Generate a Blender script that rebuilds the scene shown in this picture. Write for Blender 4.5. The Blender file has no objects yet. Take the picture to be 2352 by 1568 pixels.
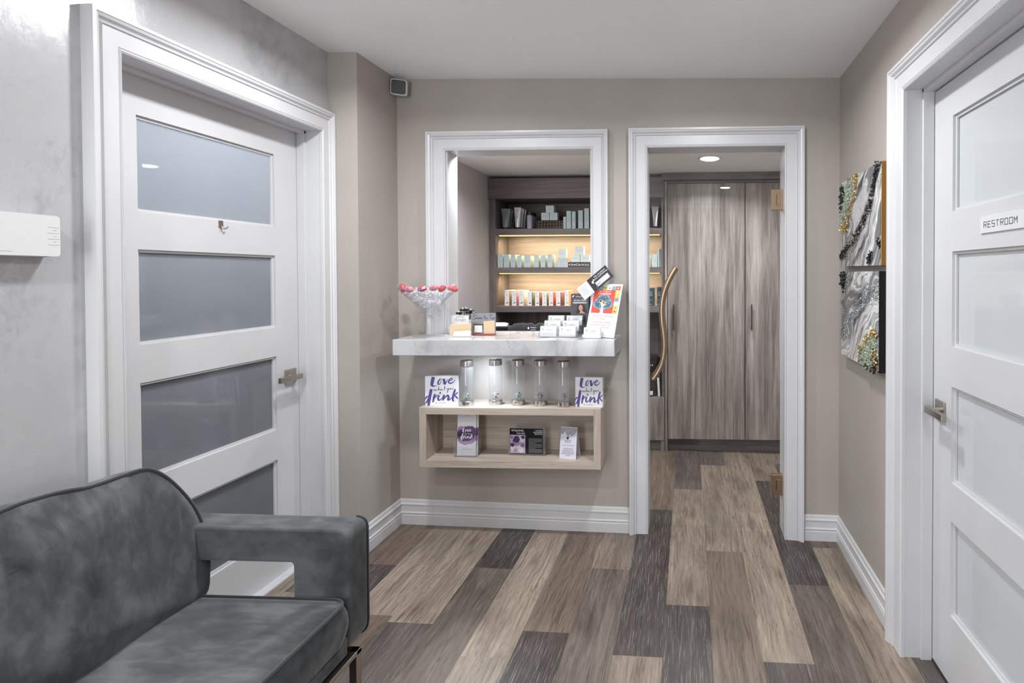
import bpy, math, random
from mathutils import Matrix, Vector, noise
random.seed(7)
S = bpy.context.scene
COL = S.collection
PI = math.pi

# ---------------------------------------------------------------- camera
FPX = 1225.81; CX = 1524.67; CY = 647.74; YAW = -0.04648; PITCH = -0.01444; ROLL = -0.00205; HC = 1.39843
cam = bpy.data.cameras.new('camera'); camo = bpy.data.objects.new('camera', cam); COL.objects.link(camo)
cam.sensor_fit = 'HORIZONTAL'; cam.sensor_width = 36.0; cam.lens = 36.0 * FPX / 2352
cam.shift_x = (1176 - CX) / 2352; cam.shift_y = (CY - 784) / 2352
cam.clip_start = 0.02
cy_, sy_ = math.cos(YAW), math.sin(YAW)
Ry = Matrix(((cy_, sy_, 0), (-sy_, cy_, 0), (0, 0, 1)))
r0 = Vector((1, 0, 0)); f0 = Vector((0, math.cos(PITCH), math.sin(PITCH))); u0 = Vector((0, -math.sin(PITCH), math.cos(PITCH)))
rr = Ry @ (math.cos(ROLL) * r0 + math.sin(ROLL) * u0); uu = Ry @ (-math.sin(ROLL) * r0 + math.cos(ROLL) * u0); ff = Ry @ f0
Mc = Matrix((rr, uu, -ff)).transposed().to_4x4(); Mc.translation = Vector((0, 0, HC))
camo.matrix_world = Mc
S.camera = camo

# ---------------------------------------------------------------- world, exposure, room lamps
W = bpy.data.worlds.new('world'); S.world = W; W.use_nodes = True
W.node_tree.nodes['Background'].inputs[0].default_value = (0.75, 0.85, 1, 1)
W.node_tree.nodes['Background'].inputs[1].default_value = 0.4
S.view_settings.view_transform = 'Standard'; S.view_settings.look = 'None'
S.view_settings.gamma = 1.0; S.view_settings.exposure = 0.09
S.view_settings.use_curve_mapping = False
S.cycles.max_bounces = 10; S.cycles.diffuse_bounces = 5; S.cycles.glossy_bounces = 5
S.cycles.transparent_max_bounces = 16; S.cycles.caustics_reflective = False; S.cycles.caustics_refractive = False
S.cycles.sample_clamp_indirect = 4.0

def lamp(name, kind, loc, energy, color=(1, 1, 1), size=0.1, size_y=None, rot=(0, 0, 0), spread=None, blend=0.6):
    l = bpy.data.lights.new(name, kind); l.energy = energy; l.color = color
    if kind == 'AREA':
        l.shape = 'DISK' if size_y is None else 'RECTANGLE'; l.size = size
        if size_y: l.size_y = size_y
        if spread: l.spread = spread
    elif kind == 'SPOT':
        l.spot_size = spread; l.spot_blend = blend; l.shadow_soft_size = size
    o = bpy.data.objects.new(name, l); COL.objects.link(o); o.location = loc; o.rotation_euler = rot
    return o
XA, XL, XR, D, YA = -1.7328, -1.5893, 0.7941, 2.8549, 2.5038
CEIL = lambda x: 2.44 - 0.01661 * x
FLO = lambda x: -0.0206 * x
ZB = 2.185                                            # back-room ceiling
DOWN = [(-1.16, 1.90), (0.12, 1.93), (-1.16, 0.35), (0.433, -0.55), (-1.16, -1.3)]  # the one over the sofa is added out of view to light it
WARM = (0.965, 0.985, 1.0)
for i, (x, y) in enumerate(DOWN):
    lamp('downlight_beam', 'AREA', (x, y, CEIL(x) - 0.026), 15.5, WARM, 0.13, spread=math.radians(162))
for x, y, e in ((0.144, 3.646, 15), (-1.25, 3.14, 13), (.92, 3.45, 6)): lamp('downlight_beam', 'AREA', (x, y, ZB - 0.026), e, (0.96, 0.98, 1.0), 0.13, spread=math.radians(150))  # side lamps are added out of view to brighten the back room
# fill lamps added at unseen windows, and one to light the frosted panes
lamp('added_window_fill', 'AREA', (-1.68, -1.35, 1.35), 17, (0.9, 0.95, 1.0), 1.9, 1.6, rot=(0, -PI / 2 - .3, 0))
lamp('added_window_fill', 'AREA', (-1.17, -2.55, 1.35), 56, (0.93, 0.965, 1.0), .85, 1.9, rot=(PI / 2 + .22, 0, 0))
lamp('added_pane_backlight', 'AREA', (-2.6, 2.0, 2.3), 33, (0.95, 0.98, 1.0), 0.5, 1.0, rot=(0, math.radians(-58), 0), spread=math.radians(125))  # added behind the door so its upper panes look brighter
lamp('under_counter_puck', 'AREA', (-1.080, 2.665, 0.985), 2.2, (0.76, 0.88, 1.0), 0.07, spread=math.radians(170))
AMB = (1.0, 0.76, 0.45)
for x0, x1, z in ((-1.5, -0.2, 1.70), (-1.5, -0.2, 1.40)):
    lamp('shelf_led_strip', 'AREA', ((x0 + x1) / 2, 4.25, z - 0.004), 11.5, AMB, x1 - x0, 0.02, rot=(math.radians(38), 0, 0), spread=math.radians(130))

# ---------------------------------------------------------------- node helpers
MATS = {}
def srgb(c):
    return tuple((v / 12.92 if v <= 0.04045 else ((v + 0.055) / 1.055) ** 2.4) for v in [k / 255 for k in c]) + (1,)
class NT:
    def __init__(s, name):
        s.m = bpy.data.materials.new(name); s.m.use_nodes = True; s.t = s.m.node_tree; s.n = s.t.nodes; s.p = s.n['Principled BSDF']; MATS[name] = s.m
    def new(s, t, **k):
        q = s.n.new(t)
        for a, b in k.items(): setattr(q, a, b)
        return q
    def set(s, node, **k):
        for a, b in k.items():
            node.inputs[a.replace('_', ' ')].default_value = b
    def link(s, a, b): s.t.links.new(a, b)
    def coord(s, scale=(1, 1, 1), kind='Object', loc=(0, 0, 0), rot=(0, 0, 0)):
        c = s.new('ShaderNodeTexCoord'); m = s.new('ShaderNodeMapping'); m.inputs['Scale'].default_value = scale; m.inputs['Location'].default_value = loc; m.inputs['Rotation'].default_value = rot
        s.link(c.outputs[kind], m.inputs[0]); return m.outputs[0]
    def noise(s, vec, scale=5, detail=4, rough=0.55, dist=0.0):
        q = s.new('ShaderNodeTexNoise'); s.link(vec, q.inputs['Vector'])
        q.inputs['Scale'].default_value = scale; q.inputs['Detail'].default_value = detail; q.inputs['Roughness'].default_value = rough; q.inputs['Distortion'].default_value = dist
        return q.outputs['Fac']
    def ramp(s, fac, stops):
        q = s.new('ShaderNodeValToRGB'); s.link(fac, q.inputs[0]); e = q.color_ramp.elements
        while len(e) < len(stops): e.new(0.5)
        for i, (p, c) in enumerate(stops):
            e[i].position = p; e[i].color = c if len(c) == 4 else srgb(c)
        return q.outputs[0]
    def math(s, op, a, b=None):
        q = s.new('ShaderNodeMath', operation=op)
        for i, v in enumerate((a, b)):
            if v is None: continue
            if isinstance(v, (int, float)): q.inputs[i].default_value = v
            else: s.link(v, q.inputs[i])
        return q.outputs[0]
    def mix(s, fac, a, b, blend='MIX'):
        q = s.new('ShaderNodeMix', data_type='RGBA', blend_type=blend)
        for sock, v in ((q.inputs[0], fac), (q.inputs[6], a), (q.inputs[7], b)):
            if isinstance(v, (int, float)): sock.default_value = v
            elif isinstance(v, tuple): sock.default_value = v if len(v) == 4 else srgb(v)
            else: s.link(v, sock)
        return q.outputs[2]
    def bump(s, h, strength=0.1, dist=0.01):
        q = s.new('ShaderNodeBump'); q.inputs['Strength'].default_value = strength; q.inputs['Distance'].default_value = dist
        s.link(h, q.inputs['Height']); s.link(q.outputs[0], s.p.inputs['Normal']); return q
    def base(s, v):
        if isinstance(v, tuple): s.p.inputs['Base Color'].default_value = v if len(v) == 4 else srgb(v)
        else: s.link(v, s.p.inputs['Base Color'])

def plain(name, c, rough=0.5, metal=0.0, coat=0.0, emit=0.0, sheen=0.0, spec=None):
    if name in MATS: return MATS[name]
    t = NT(name); t.base(tuple(c)); t.set(t.p, Roughness=rough, Metallic=metal)
    if coat: t.p.inputs['Coat Weight'].default_value = coat
    if sheen: t.p.inputs['Sheen Weight'].default_value = sheen
    if spec is not None: t.p.inputs['Specular IOR Level'].default_value = spec
    if emit:
        t.p.inputs['Emission Color'].default_value = srgb(c); t.p.inputs['Emission Strength'].default_value = emit
    v = t.noise(t.coord((1, 1, 1)), 90, 2)
    if not emit and metal < .5: t.bump(v, 0.02, 0.001)
    return t.m

def paint(name, c, rough=0.55, bump=0.03):
    t = NT(name); v = t.noise(t.coord(), 3, 3)
    a = tuple(max(0, k - 3) for k in c); b = tuple(min(255, k + 3) for k in c)
    t.base(t.ramp(v, [(0.3, a), (0.7, b)])); t.set(t.p, Roughness=rough)
    t.bump(t.noise(t.coord(), 220, 2), bump, 0.002); return t.m

def wood(name, dark, light, axis='X', scale=1.0, rough=0.45, spec=0.4, contrast=(0.3, 0.7), blotch=None):
    t = NT(name); st = {'X': (0.6, 14, 14), 'Y': (14, 0.6, 14), 'Z': (14, 14, 0.6)}[axis]; st = tuple(k * scale for k in st)
    v1 = t.noise(t.coord(st), 2.2, 6, 0.62, 0.6); v2 = t.noise(t.coord(tuple(k * 4 for k in st)), 3, 5, 0.6)
    st3 = tuple(k * 0.22 if k > 2 else k * 0.9 for k in st)
    v3 = t.noise(t.coord(st3), 1.6, 4, 0.5, 1.5)
    f = t.math('ADD', t.math('MULTIPLY', v1, 0.45), t.math('ADD', t.math('MULTIPLY', v2, 0.25), t.math('MULTIPLY', v3, 0.3)))
    c = t.ramp(f, [(contrast[0] + .08, dark), ((contrast[0] + contrast[1]) / 2, tuple((a + b) / 2 for a, b in zip(dark, light))), (contrast[1] - .06, light)])
    if blotch:
        k = t.noise(t.coord(tuple(q * 0.5 for q in st3), loc=(3, 1, 7)), 2.4, 4, 0.6, 1.0)
        c = t.mix(t.ramp(k, [(0.60, (0, 0, 0)), (0.72, (150, 150, 150))]), c, blotch)
    t.base(c); t.set(t.p, Roughness=rough); t.p.inputs['Specular IOR Level'].default_value = spec
    t.bump(v2, 0.06, 0.002); return t.m

M_taupe = paint('taupe wall paint', (168, 161, 155))
M_ceil = paint('ceiling paint', (250, 250, 250), 0.5)
M_white = paint('white satin trim paint', (202, 202, 204), 0.32, 0.0)
M_backwall = paint('back room grey paint', (176, 173, 175))
M_dwood = wood('grey brown laminate', (86, 79, 78), (128, 120, 118), 'X')
M_dwoodz = wood('grey brown laminate upright', (86, 79, 78), (128, 120, 118), 'Z')
M_cab = wood('ash grey oak laminate', (98, 89, 85), (172, 163, 158), 'Z', 0.8, 0.34, 0.5, (0.32, 0.68), (84, 73, 71))
M_shelf = wood('pale oak laminate', (156, 143, 131), (196, 184, 171), 'X', 0.9)
M_shelfz = wood('pale oak laminate upright', (156, 143, 131), (196, 184, 171), 'Z', 0.9)
M_nick = plain('brushed nickel', (176, 168, 160), 0.28, 1.0)
M_bronze = plain('satin bronze', (172, 148, 124), 0.3, 1.0)
M_steel = plain('brushed steel', (190, 186, 182), 0.25, 1.0)
M_black = plain('black plastic', (18, 18, 20), 0.3)
M_paper = plain('white card', (214, 214, 216), 0.5)
M_whitegloss = plain('white gloss plastic', (212, 212, 212), 0.25)

# silver plaster with worn metallic patches
t = NT('silver troweled plaster')
v1 = t.noise(t.coord((1, 1, 1)), 1.3, 6, 0.6, 0.8); v2 = t.noise(t.coord((1, 2.2, 1.2), rot=(0.5, 0, 0)), 16, 6, 0.75, 0.5)
f = t.math('ADD', t.math('MULTIPLY', v1, 0.68), t.math('MULTIPLY', v2, 0.32))
t.base(t.ramp(f, [(0.36, (158, 158, 160)), (0.52, (192, 192, 194)), (0.66, (224, 224, 226))]))
r_ = t.ramp(f, [(0.4, srgb((150, 150, 150))), (0.6, srgb((105, 105, 105)))]); t.link(r_, t.p.inputs['Roughness'])
mt = t.ramp(f, [(0.45, (0.15, 0.15, 0.15, 1)), (0.62, (0.5, 0.5, 0.5, 1))]); t.link(mt, t.p.inputs['Metallic'])
t.bump(v2, 0.12, 0.004); M_plaster = t.m

# marble counter
t = NT('white marble slab')
co = t.coord((1, 1, 1))
n1 = t.noise(co, 1.1, 5, 0.6, 1.4); band = t.math('ABSOLUTE', t.math('SUBTRACT', n1, 0.5))
n2 = t.noise(t.coord((1.2, 1, 1), loc=(4, 2, 0), rot=(0, 0.7, 0)), 2.6, 8, 0.62, 1.8); vein = t.math('ABSOLUTE', t.math('SUBTRACT', n2, 0.47))
c = t.mix(t.ramp(band, [(0.0, (255, 255, 255)), (0.05, (150, 150, 150)), (0.12, (0, 0, 0))]), (196, 196, 197), (158, 158, 161))
msk = t.ramp(t.noise(t.coord((1, 1, 1), loc=(7, 1, 2)), 2.2, 3), [(0.5, (0, 0, 0)), (0.62, (255, 255, 255))])
c = t.mix(t.math('MULTIPLY', t.ramp(vein, [(0.0, (190, 190, 190)), (0.008, (60, 60, 60)), (0.02, (0, 0, 0))]), msk), c, (112, 112, 116))
t.base(c); t.set(t.p, Roughness=0.12); M_marble = t.m

# clear glass and acrylic as thin sheets
def glassy(name, tint=(0.97, 0.985, 0.98), rough=0.0, ior=1.45, gain=1.0, milky=0.0):
    t = NT(name); out = t.n['Material Output']
    tr = t.new('ShaderNodeBsdfTransparent'); tr.inputs[0].default_value = tint + (1,)
    gl = t.new('ShaderNodeBsdfGlossy'); gl.inputs['Roughness'].default_value = rough
    lw = t.new('ShaderNodeLayerWeight'); lw.inputs[0].default_value = 0.5
    k0 = ((ior - 1) / (ior + 1)) ** 2; fz = t.math('ADD', t.math('MULTIPLY', t.math('POWER', lw.outputs['Facing'], 4.2), 0.62), k0)
    mx = t.new('ShaderNodeMixShader'); t.link(t.math('MULTIPLY', fz, gain), mx.inputs[0]); t.link(tr.outputs[0], mx.inputs[1]); t.link(gl.outputs[0], mx.inputs[2])
    last = mx.outputs[0]
    if milky:
        df = t.new('ShaderNodeBsdfDiffuse'); df.inputs[0].default_value = (0.9, 0.9, 0.93, 1); m2 = t.new('ShaderNodeMixShader'); m2.inputs[0].default_value = milky
        t.link(last, m2.inputs[1]); t.link(df.outputs[0], m2.inputs[2]); last = m2.outputs[0]
    t.link(last, out.inputs[0]); return t.m
M_glass = glassy('clear door glass', (0.965, 0.975, 0.97), 0.0, 1.45, 0.8)
M_bottle = glassy('clear bottle glass', (0.97, 0.975, 0.98), 0.02, 1.5, 1.3, .035)
M_acryl = glassy('clear acrylic', (0.96, 0.965, 0.975), 0.02, 1.49, 1.0, 0.05)
M_wrap = glassy('crinkled cellophane', (0.98, 0.98, 0.985), 0.10, 1.5, 1.6, 0.42)
M_wrap2 = glassy('clear sweet wrapper', (0.98, 0.98, 0.985), 0.05, 1.5, 1.8, 0.06)

# frosted door panes: light comes through from behind, a sharp sheen in front
def frosted(name, tint, through, diff, rough=0.02):
    t = NT(name); out = t.n['Material Output']
    a = t.new('ShaderNodeBsdfTranslucent'); a.inputs[0].default_value = srgb(tint)
    b = t.new('ShaderNodeBsdfDiffuse'); b.inputs[0].default_value = srgb(diff)
    m1 = t.new('ShaderNodeMixShader'); m1.inputs[0].default_value = through; t.link(b.outputs[0], m1.inputs[1]); t.link(a.outputs[0], m1.inputs[2])
    g = t.new('ShaderNodeBsdfGlossy'); g.inputs['Roughness'].default_value = rough; fr = t.new('ShaderNodeFresnel'); fr.inputs[0].default_value = 1.5
    m2 = t.new('ShaderNodeMixShader'); t.link(fr.outputs[0], m2.inputs[0]); t.link(m1.outputs[0], m2.inputs[1]); t.link(g.outputs[0], m2.inputs[2]); t.link(m2.outputs[0], out.inputs[0])
    return t.m
M_frost = frosted('frosted blue grey glass', (212, 216, 222), 0.62, (140, 144, 150))
M_frostw = frosted('frosted white glass', (225, 230, 235), 0.2, (214, 218, 222), 0.03)

# ---------------------------------------------------------------- mesh helper
class M:
    def __init__(s): s.v = []; s.f = []; s.mi = []; s.mats = []; s.T = Matrix.Identity(4)
    def slot(s, m):
        if m not in s.mats: s.mats.append(m)
        return s.mats.index(m)
    def add(s, vs, fs, m):
        b = len(s.v); s.v += [tuple(s.T @ Vector(p)) for p in vs]; k = s.slot(m)
        for f in fs: s.f.append([b + i for i in f]); s.mi.append(k)
    def box(s, x0, x1, y0, y1, z0, z1, m):
        s.add([(x, y, z) for x in (x0, x1) for y in (y0, y1) for z in (z0, z1)],
              [(0, 1, 3, 2), (4, 6, 7, 5), (0, 4, 5, 1), (2, 3, 7, 6), (0, 2, 6, 4), (1, 5, 7, 3)], m)
    def prism(s, pts, d, m, axis='y', o=0.0):
        """pts in a plane, pushed d along the axis"""
        mp = {'y': lambda p, e: (p[0], e, p[1]), 'x': lambda p, e: (e, p[0], p[1]), 'z': lambda p, e: (p[0], p[1], e)}[axis]
        n = len(pts); vs = [mp(p, o) for p in pts] + [mp(p, o + d) for p in pts]
        s.add(vs, [list(range(n)), list(range(2 * n - 1, n - 1, -1))] + [(i, i + n, (i + 1) % n + n, (i + 1) % n) for i in range(n)], m)
    def lathe(s, prof, m, n=32, c=(0, 0, 0), sy=1.0):
        vs = []; k = len(prof)
        for i in range(n):
            a = 2 * PI * i / n
            for r, z in prof: vs.append((c[0] + r * math.cos(a), c[1] + sy * r * math.sin(a), c[2] + z))
        fs = [(i * k + j, ((i + 1) % n) * k + j, ((i + 1) % n) * k + j + 1, i * k + j + 1) for i in range(n) for j in range(k - 1)]
        s.add(vs, fs, m)
    def tube(s, path, r, m, n=10, caps=True, flat=1.0):
        P = [Vector(p) for p in path]; vs = []; R = r if isinstance(r, (list, tuple)) else [r] * len(P)
        up = Vector((0, 0, 1)); prev = None
        for i, p in enumerate(P):
            d = (P[min(i + 1, len(P) - 1)] - P[max(i - 1, 0)]).normalized()
            if prev is None:
                a = d.cross(up);
                if a.length < 0.05: a = d.cross(Vector((0, 1, 0)))
            else: a = prev - d * prev.dot(d)
            a.normalize(); prev = a; b = d.cross(a)
            for j in range(n):
                t_ = 2 * PI * j / n; vs.append(tuple(p + a * math.cos(t_) * R[i] + b * math.sin(t_) * R[i] * flat))
        fs = [(i * n + j, i * n + (j + 1) % n, (i + 1) * n + (j + 1) % n, (i + 1) * n + j) for i in range(len(P) - 1) for j in range(n)]
        if caps: fs += [list(range(n))[::-1], [(len(P) - 1) * n + j for j in range(n)]]
        s.add(vs, fs, m)
    def ball(s, c, r, m, n=12, k=8):
        r = r if isinstance(r, (tuple, list)) else (r, r, r); vs = []
        for i in range(k + 1):
            a = PI * i / k
            for j in range(n):
                b = 2 * PI * j / n; vs.append((c[0] + r[0] * math.sin(a) * math.cos(b), c[1] + r[1] * math.sin(a) * math.sin(b), c[2] + r[2] * math.cos(a)))
        s.add(vs, [(i * n + j, (i + 1) * n + j, (i + 1) * n + (j + 1) % n, i * n + (j + 1) % n) for i in range(k) for j in range(n)], m)
    def shard(s, c, r, m, seed):
        """a broken crystal: a small uneven octahedron"""
        g = random.Random(seed); ax = Vector((g.uniform(-1, 1), g.uniform(-1, 1), g.uniform(-1, 1))).normalized(); q = ax.to_track_quat('Z', 'Y')
        vs = [(0, 0, r * g.uniform(1, 1.9)), (0, 0, -r * g.uniform(.7, 1.2))]
        for i in range(4):
            a = i * PI / 2 + g.uniform(-.4, .4); k = r * g.uniform(.55, 1); vs.append((k * math.cos(a), k * math.sin(a), g.uniform(-.3, .3) * r))
        s.add([tuple(Vector(c) + q @ Vector(v)) for v in vs], [(0, 2, 3), (0, 3, 4), (0, 4, 5), (0, 5, 2), (1, 3, 2), (1, 4, 3), (1, 5, 4), (1, 2, 5)], m)
    def build(s, name, parent=None, bevel=0.0, smooth=None, seg=2, kind=None):
        me = bpy.data.meshes.new(name); me.from_pydata(s.v, [], s.f)
        for m in s.mats: me.materials.append(m)
        me.polygons.foreach_set('material_index', s.mi); me.update()
        import bmesh
        bm = bmesh.new(); bm.from_mesh(me); bmesh.ops.recalc_face_normals(bm, faces=bm.faces); bm.to_mesh(me); bm.free()
        if smooth is not None:
            me.polygons.foreach_set('use_smooth', [True] * len(me.polygons)); me.set_sharp_from_angle(angle=math.radians(smooth))
        o = bpy.data.objects.new(name, me); COL.objects.link(o)
        if parent is not None: o.parent = parent
        if bevel:
            b = o.modifiers.new('bevel', 'BEVEL'); b.width = bevel; b.segments = seg; b.limit_method = 'ANGLE'; b.angle_limit = math.radians(40)
            b.harden_normals = False
        if kind: o['kind'] = kind
        return o

def tag(o, label, cat, group=None):
    o['label'] = label; o['category'] = cat
    if group: o['group'] = group
    return o
def thing(name, label, cat, loc=(0, 0, 0), rz=0.0, group=None):
    o = bpy.data.objects.new(name, None); COL.objects.link(o); o.empty_display_size = 0.05
    o.location = loc; o.rotation_euler = (0, 0, rz); return tag(o, label, cat, group)
def copy_tree(o, parent=None):
    c = o.copy(); COL.objects.link(c)
    if parent is not None: c.parent = parent
    for ch in [q for q in list(COL.objects) if q.parent == o]: copy_tree(ch, c)
    return c
def struct(mm, name, **k): return mm.build(name, kind='structure', **k)

_fonts = {}
def glyphs(txt):
    if txt not in _fonts:
        cu = bpy.data.curves.new('lettering', 'FONT'); cu.body = txt; cu.resolution_u = 3; cu.align_x = 'CENTER'
        ob = bpy.data.objects.new('lettering', cu); me = bpy.data.meshes.new_from_object(ob)
        _fonts[txt] = ([tuple(v.co) for v in me.vertices], [tuple(p.vertices) for p in me.polygons])
        bpy.data.objects.remove(ob); bpy.data.curves.remove(cu); bpy.data.meshes.remove(me)
    return _fonts[txt]
class Flat:
    """printing on a flat face: frame origin O, directions U (right) and V (up), N out of the face"""
    def __init__(s, mm, O, U, V, lift=0.0004):
        s.m = mm; s.O = Vector(O); s.U = Vector(U).normalized(); s.V = Vector(V).normalized(); s.N = s.U.cross(s.V); s.l = lift; s.k = 1
    def P(s, u, v, k=None): return tuple(s.O + s.U * u + s.V * v + s.N * (s.l * (k or s.k)))
    def poly(s, pts, m, k=None): s.m.add([s.P(u, v, k) for u, v in pts], [list(range(len(pts)))], m)
    def rect(s, u0, v0, u1, v1, m, k=None): s.poly([(u0, v0), (u1, v0), (u1, v1), (u0, v1)], m, k)
    def disc(s, u, v, r, m, k=None, n=16, sy=1.0, wob=0.0, seed=0):
        g = random.Random(seed); s.poly([(u + r * (1 + wob * g.uniform(-1, 1)) * math.cos(2 * PI * i / n), v + sy * r * (1 + wob * g.uniform(-1, 1)) * math.sin(2 * PI * i / n)) for i in range(n)], m, k)
    def text(s, txt, u, v, size, m, k=None, wx=1.0, slant=0.0):
        vs, fs = glyphs(txt)
        s.m.add([s.P(u + (x * wx + y * slant) * size, v + y * size, k) for x, y, z in vs], fs, m)
    def stroke(s, pts, m, k=None, f=None, clip=None):
        """brush stroke through (u, v, width)"""
        P = []
        n = len(pts)
        for i in range(n - 1):
            a, b, c, d = pts[max(i - 1, 0)], pts[i], pts[i + 1], pts[min(i + 2, n - 1)]
            for j in range(5):
                q = j / 5; P.append(tuple(0.5 * (2 * b[h] + (c[h] - a[h]) * q + (2 * a[h] - 5 * b[h] + 4 * c[h] - d[h]) * q * q + (-a[h] + 3 * b[h] - 3 * c[h] + d[h]) * q ** 3) for h in range(3)))
        P.append(pts[-1]); L = []; R = []
        for i, p in enumerate(P):
            a, b = P[max(i - 1, 0)], P[min(i + 1, len(P) - 1)]; dx, dy = b[0] - a[0], b[1] - a[1]; q = math.hypot(dx, dy) or 1
            w = p[2] / 2; L.append((p[0] - dy / q * w, p[1] + dx / q * w)); R.append((p[0] + dy / q * w, p[1] - dx / q * w))
        f = f or (lambda p: p)
        cl = (lambda p: (min(max(p[0], clip[0]), clip[2]), min(max(p[1], clip[1]), clip[3]))) if clip else (lambda p: p)
        pts3 = [s.P(*cl(f(p)), k) for p in L + R]; n = len(L)
        s.m.add(pts3, [(i, i + 1, n + i + 1, n + i) for i in range(n - 1)], m)

# ================================================================ the setting
# floor: planks laid along the room, 0.183 wide and 1.22 long
LT, BR, CH, GR, LB, DK = (143, 131, 118), (110, 97, 86), (62, 55, 53), (98, 89, 82), (129, 117, 105), (90, 83, 80)
COLS = {-11: (2.0, [LT, DK]), -10: (2.7, [BR, LT]), -9: (2.2, [GR, LT]), -8: (2.439, [BR, CH, LT, GR]), -7: (3.3, [GR, LT, BR]), -6: (2.042, [LT, DK, LT]), -5: (2.45, [CH, GR, LT]),
        -4: (3.1, [BR, LT, LT]), -3: (2.03, [BR, CH, LT]), -2: (2.487, [LB, GR, BR]), -1: (3.144, [BR, CH, LB]), 0: (2.237, [LB, CH, LT]), 1: (2.693, [LB, BR, LT]),
        2: (3.149, [LB, LT, DK]), 3: (2.427, [CH, GR, LT]), 4: (1.55, [LT, LB]), 5: (2.3, [LT, DK]), 6: (2.7, [GR, BR])}
EXTRA = {(0, 1): DK, (1, 1): DK, (3, 1): LB, (-1, 1): BR, (3, 2): BR, (-5, 1): LB}
mm = M(); t = NT('plank flooring'); vcol = []
Ymin, Ymax = -2.62, 4.75
for c in range(-18, 9):
    x0 = -0.097 + 0.183 * c; x1 = x0 + 0.183
    x0 = max(x0, -3.3); x1 = min(x1, 1.6)
    if c < -11: j0, tones = 1.9 + (c * 37 % 10) * .12, [LT, BR, GR]
    elif c in COLS: j0, tones = COLS[c]
    else: j0, tones = 2.1 + (c * 29 % 10) * .12, [BR, LT, GR]
    k = 0
    for q in range(-3, 6):
        a, b = j0 - q * 1.22, j0 - (q - 1) * 1.22        # q=0 is the plank beyond the joint
        a = max(a, Ymin); b = min(b, Ymax)
        if b <= a: continue
        if q < 0: tone = EXTRA.get((c, -q), random.choice([LT, BR, LB, GR]))
        else: tone = tones[q] if q < len(tones) else random.choice([LT, BR, LB, DK])
        mm.add([(x0, a, FLO(x0)), (x1, a, FLO(x1)), (x1, b, FLO(x1)), (x0, b, FLO(x0))], [(0, 1, 2, 3)], t.m)
        vcol.append((tone, random.random(), (x0, x1, a, b)))
fl = struct(mm, 'floor')
ca = fl.data.color_attributes.new('tone', 'FLOAT_COLOR', 'CORNER'); uv = fl.data.uv_layers.new(name='UVMap')
for p, (tone, rnd, (x0, x1, a, b)) in zip(fl.data.polygons, vcol):
    for li in p.loop_indices:
        ca.data[li].color = srgb(tone)[:3] + (rnd,)
        v = fl.data.vertices[fl.data.loops[li].vertex_index].co
        uv.data[li].uv = (v.x + rnd * 37.0, v.y + rnd * 91.0)
va = t.new('ShaderNodeVertexColor', layer_name='tone'); uvn = t.new('ShaderNodeUVMap')
def mp(sc):
    q = t.new('ShaderNodeMapping'); q.inputs['Scale'].default_value = sc; t.link(uvn.outputs[0], q.inputs[0]); return q.outputs[0]
warp = t.new('ShaderNodeTexNoise'); t.link(mp((3.2, 1.1, 1)), warp.inputs['Vector']); warp.inputs['Scale'].default_value = 2.0; warp.inputs['Detail'].default_value = 3
wv = t.new('ShaderNodeTexWave', bands_direction='X'); wm = t.new('ShaderNodeVectorMath', operation='MULTIPLY_ADD')
t.link(warp.outputs['Color'], wm.inputs[0]); wm.inputs[1].default_value = (0.22, 0.0, 0); t.link(uvn.outputs[0], wm.inputs[2])
t.link(wm.outputs[0], wv.inputs[0]); wv.inputs['Scale'].default_value = 11; wv.inputs['Distortion'].default_value = 3.0; wv.inputs['Detail'].default_value = 4; wv.inputs['Detail Scale'].default_value = 1.5
fine = t.noise(mp((105, 1.9, 1)), 1.6, 8, 0.7, 0.5); mid = t.noise(mp((17, 1.0, 1)), 1.5, 6, 0.62, 1.5); blot = t.noise(mp((5, 1.6, 1)), 1.3, 3, 0.5, 0.6)
k = t.math('ADD', t.math('MULTIPLY', fine, 0.46), t.math('ADD', t.math('MULTIPLY', mid, 0.44), t.math('MULTIPLY', wv.outputs['Fac'], 0.05)))
g = t.ramp(k, [(0.33, (0.36, 0.34, 0.33, 1)), (0.44, (0.84, 0.82, 0.81, 1)), (0.54, (1.12, 1.12, 1.11, 1)), (0.68, (1.55, 1.55, 1.55, 1))])
base = t.mix(1.0, va.outputs['Color'], g, 'MULTIPLY')
base = t.mix(1.0, base, t.ramp(blot, [(0.36, (0.72, 0.71, 0.71, 1)), (0.55, (1.04, 1.03, 1.02, 1))]), 'MULTIPLY')
ck = t.noise(mp((30, 2.4, 1)), 2.1, 5, 0.62, 1.6)
base = t.mix(t.ramp(ck, [(0.34, (0.6, 0.6, 0.6, 1)), (0.405, (0, 0, 0, 1))]), base, (62, 52, 45))
ck2 = t.noise(mp((60, 3.4, 1)), 2.4, 3, 0.6, 2.2)
base = t.mix(t.ramp(ck2, [(0.62, (0, 0, 0, 1)), (0.68, (0.6, 0.6, 0.6, 1))]), base, (74, 62, 53))
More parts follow.
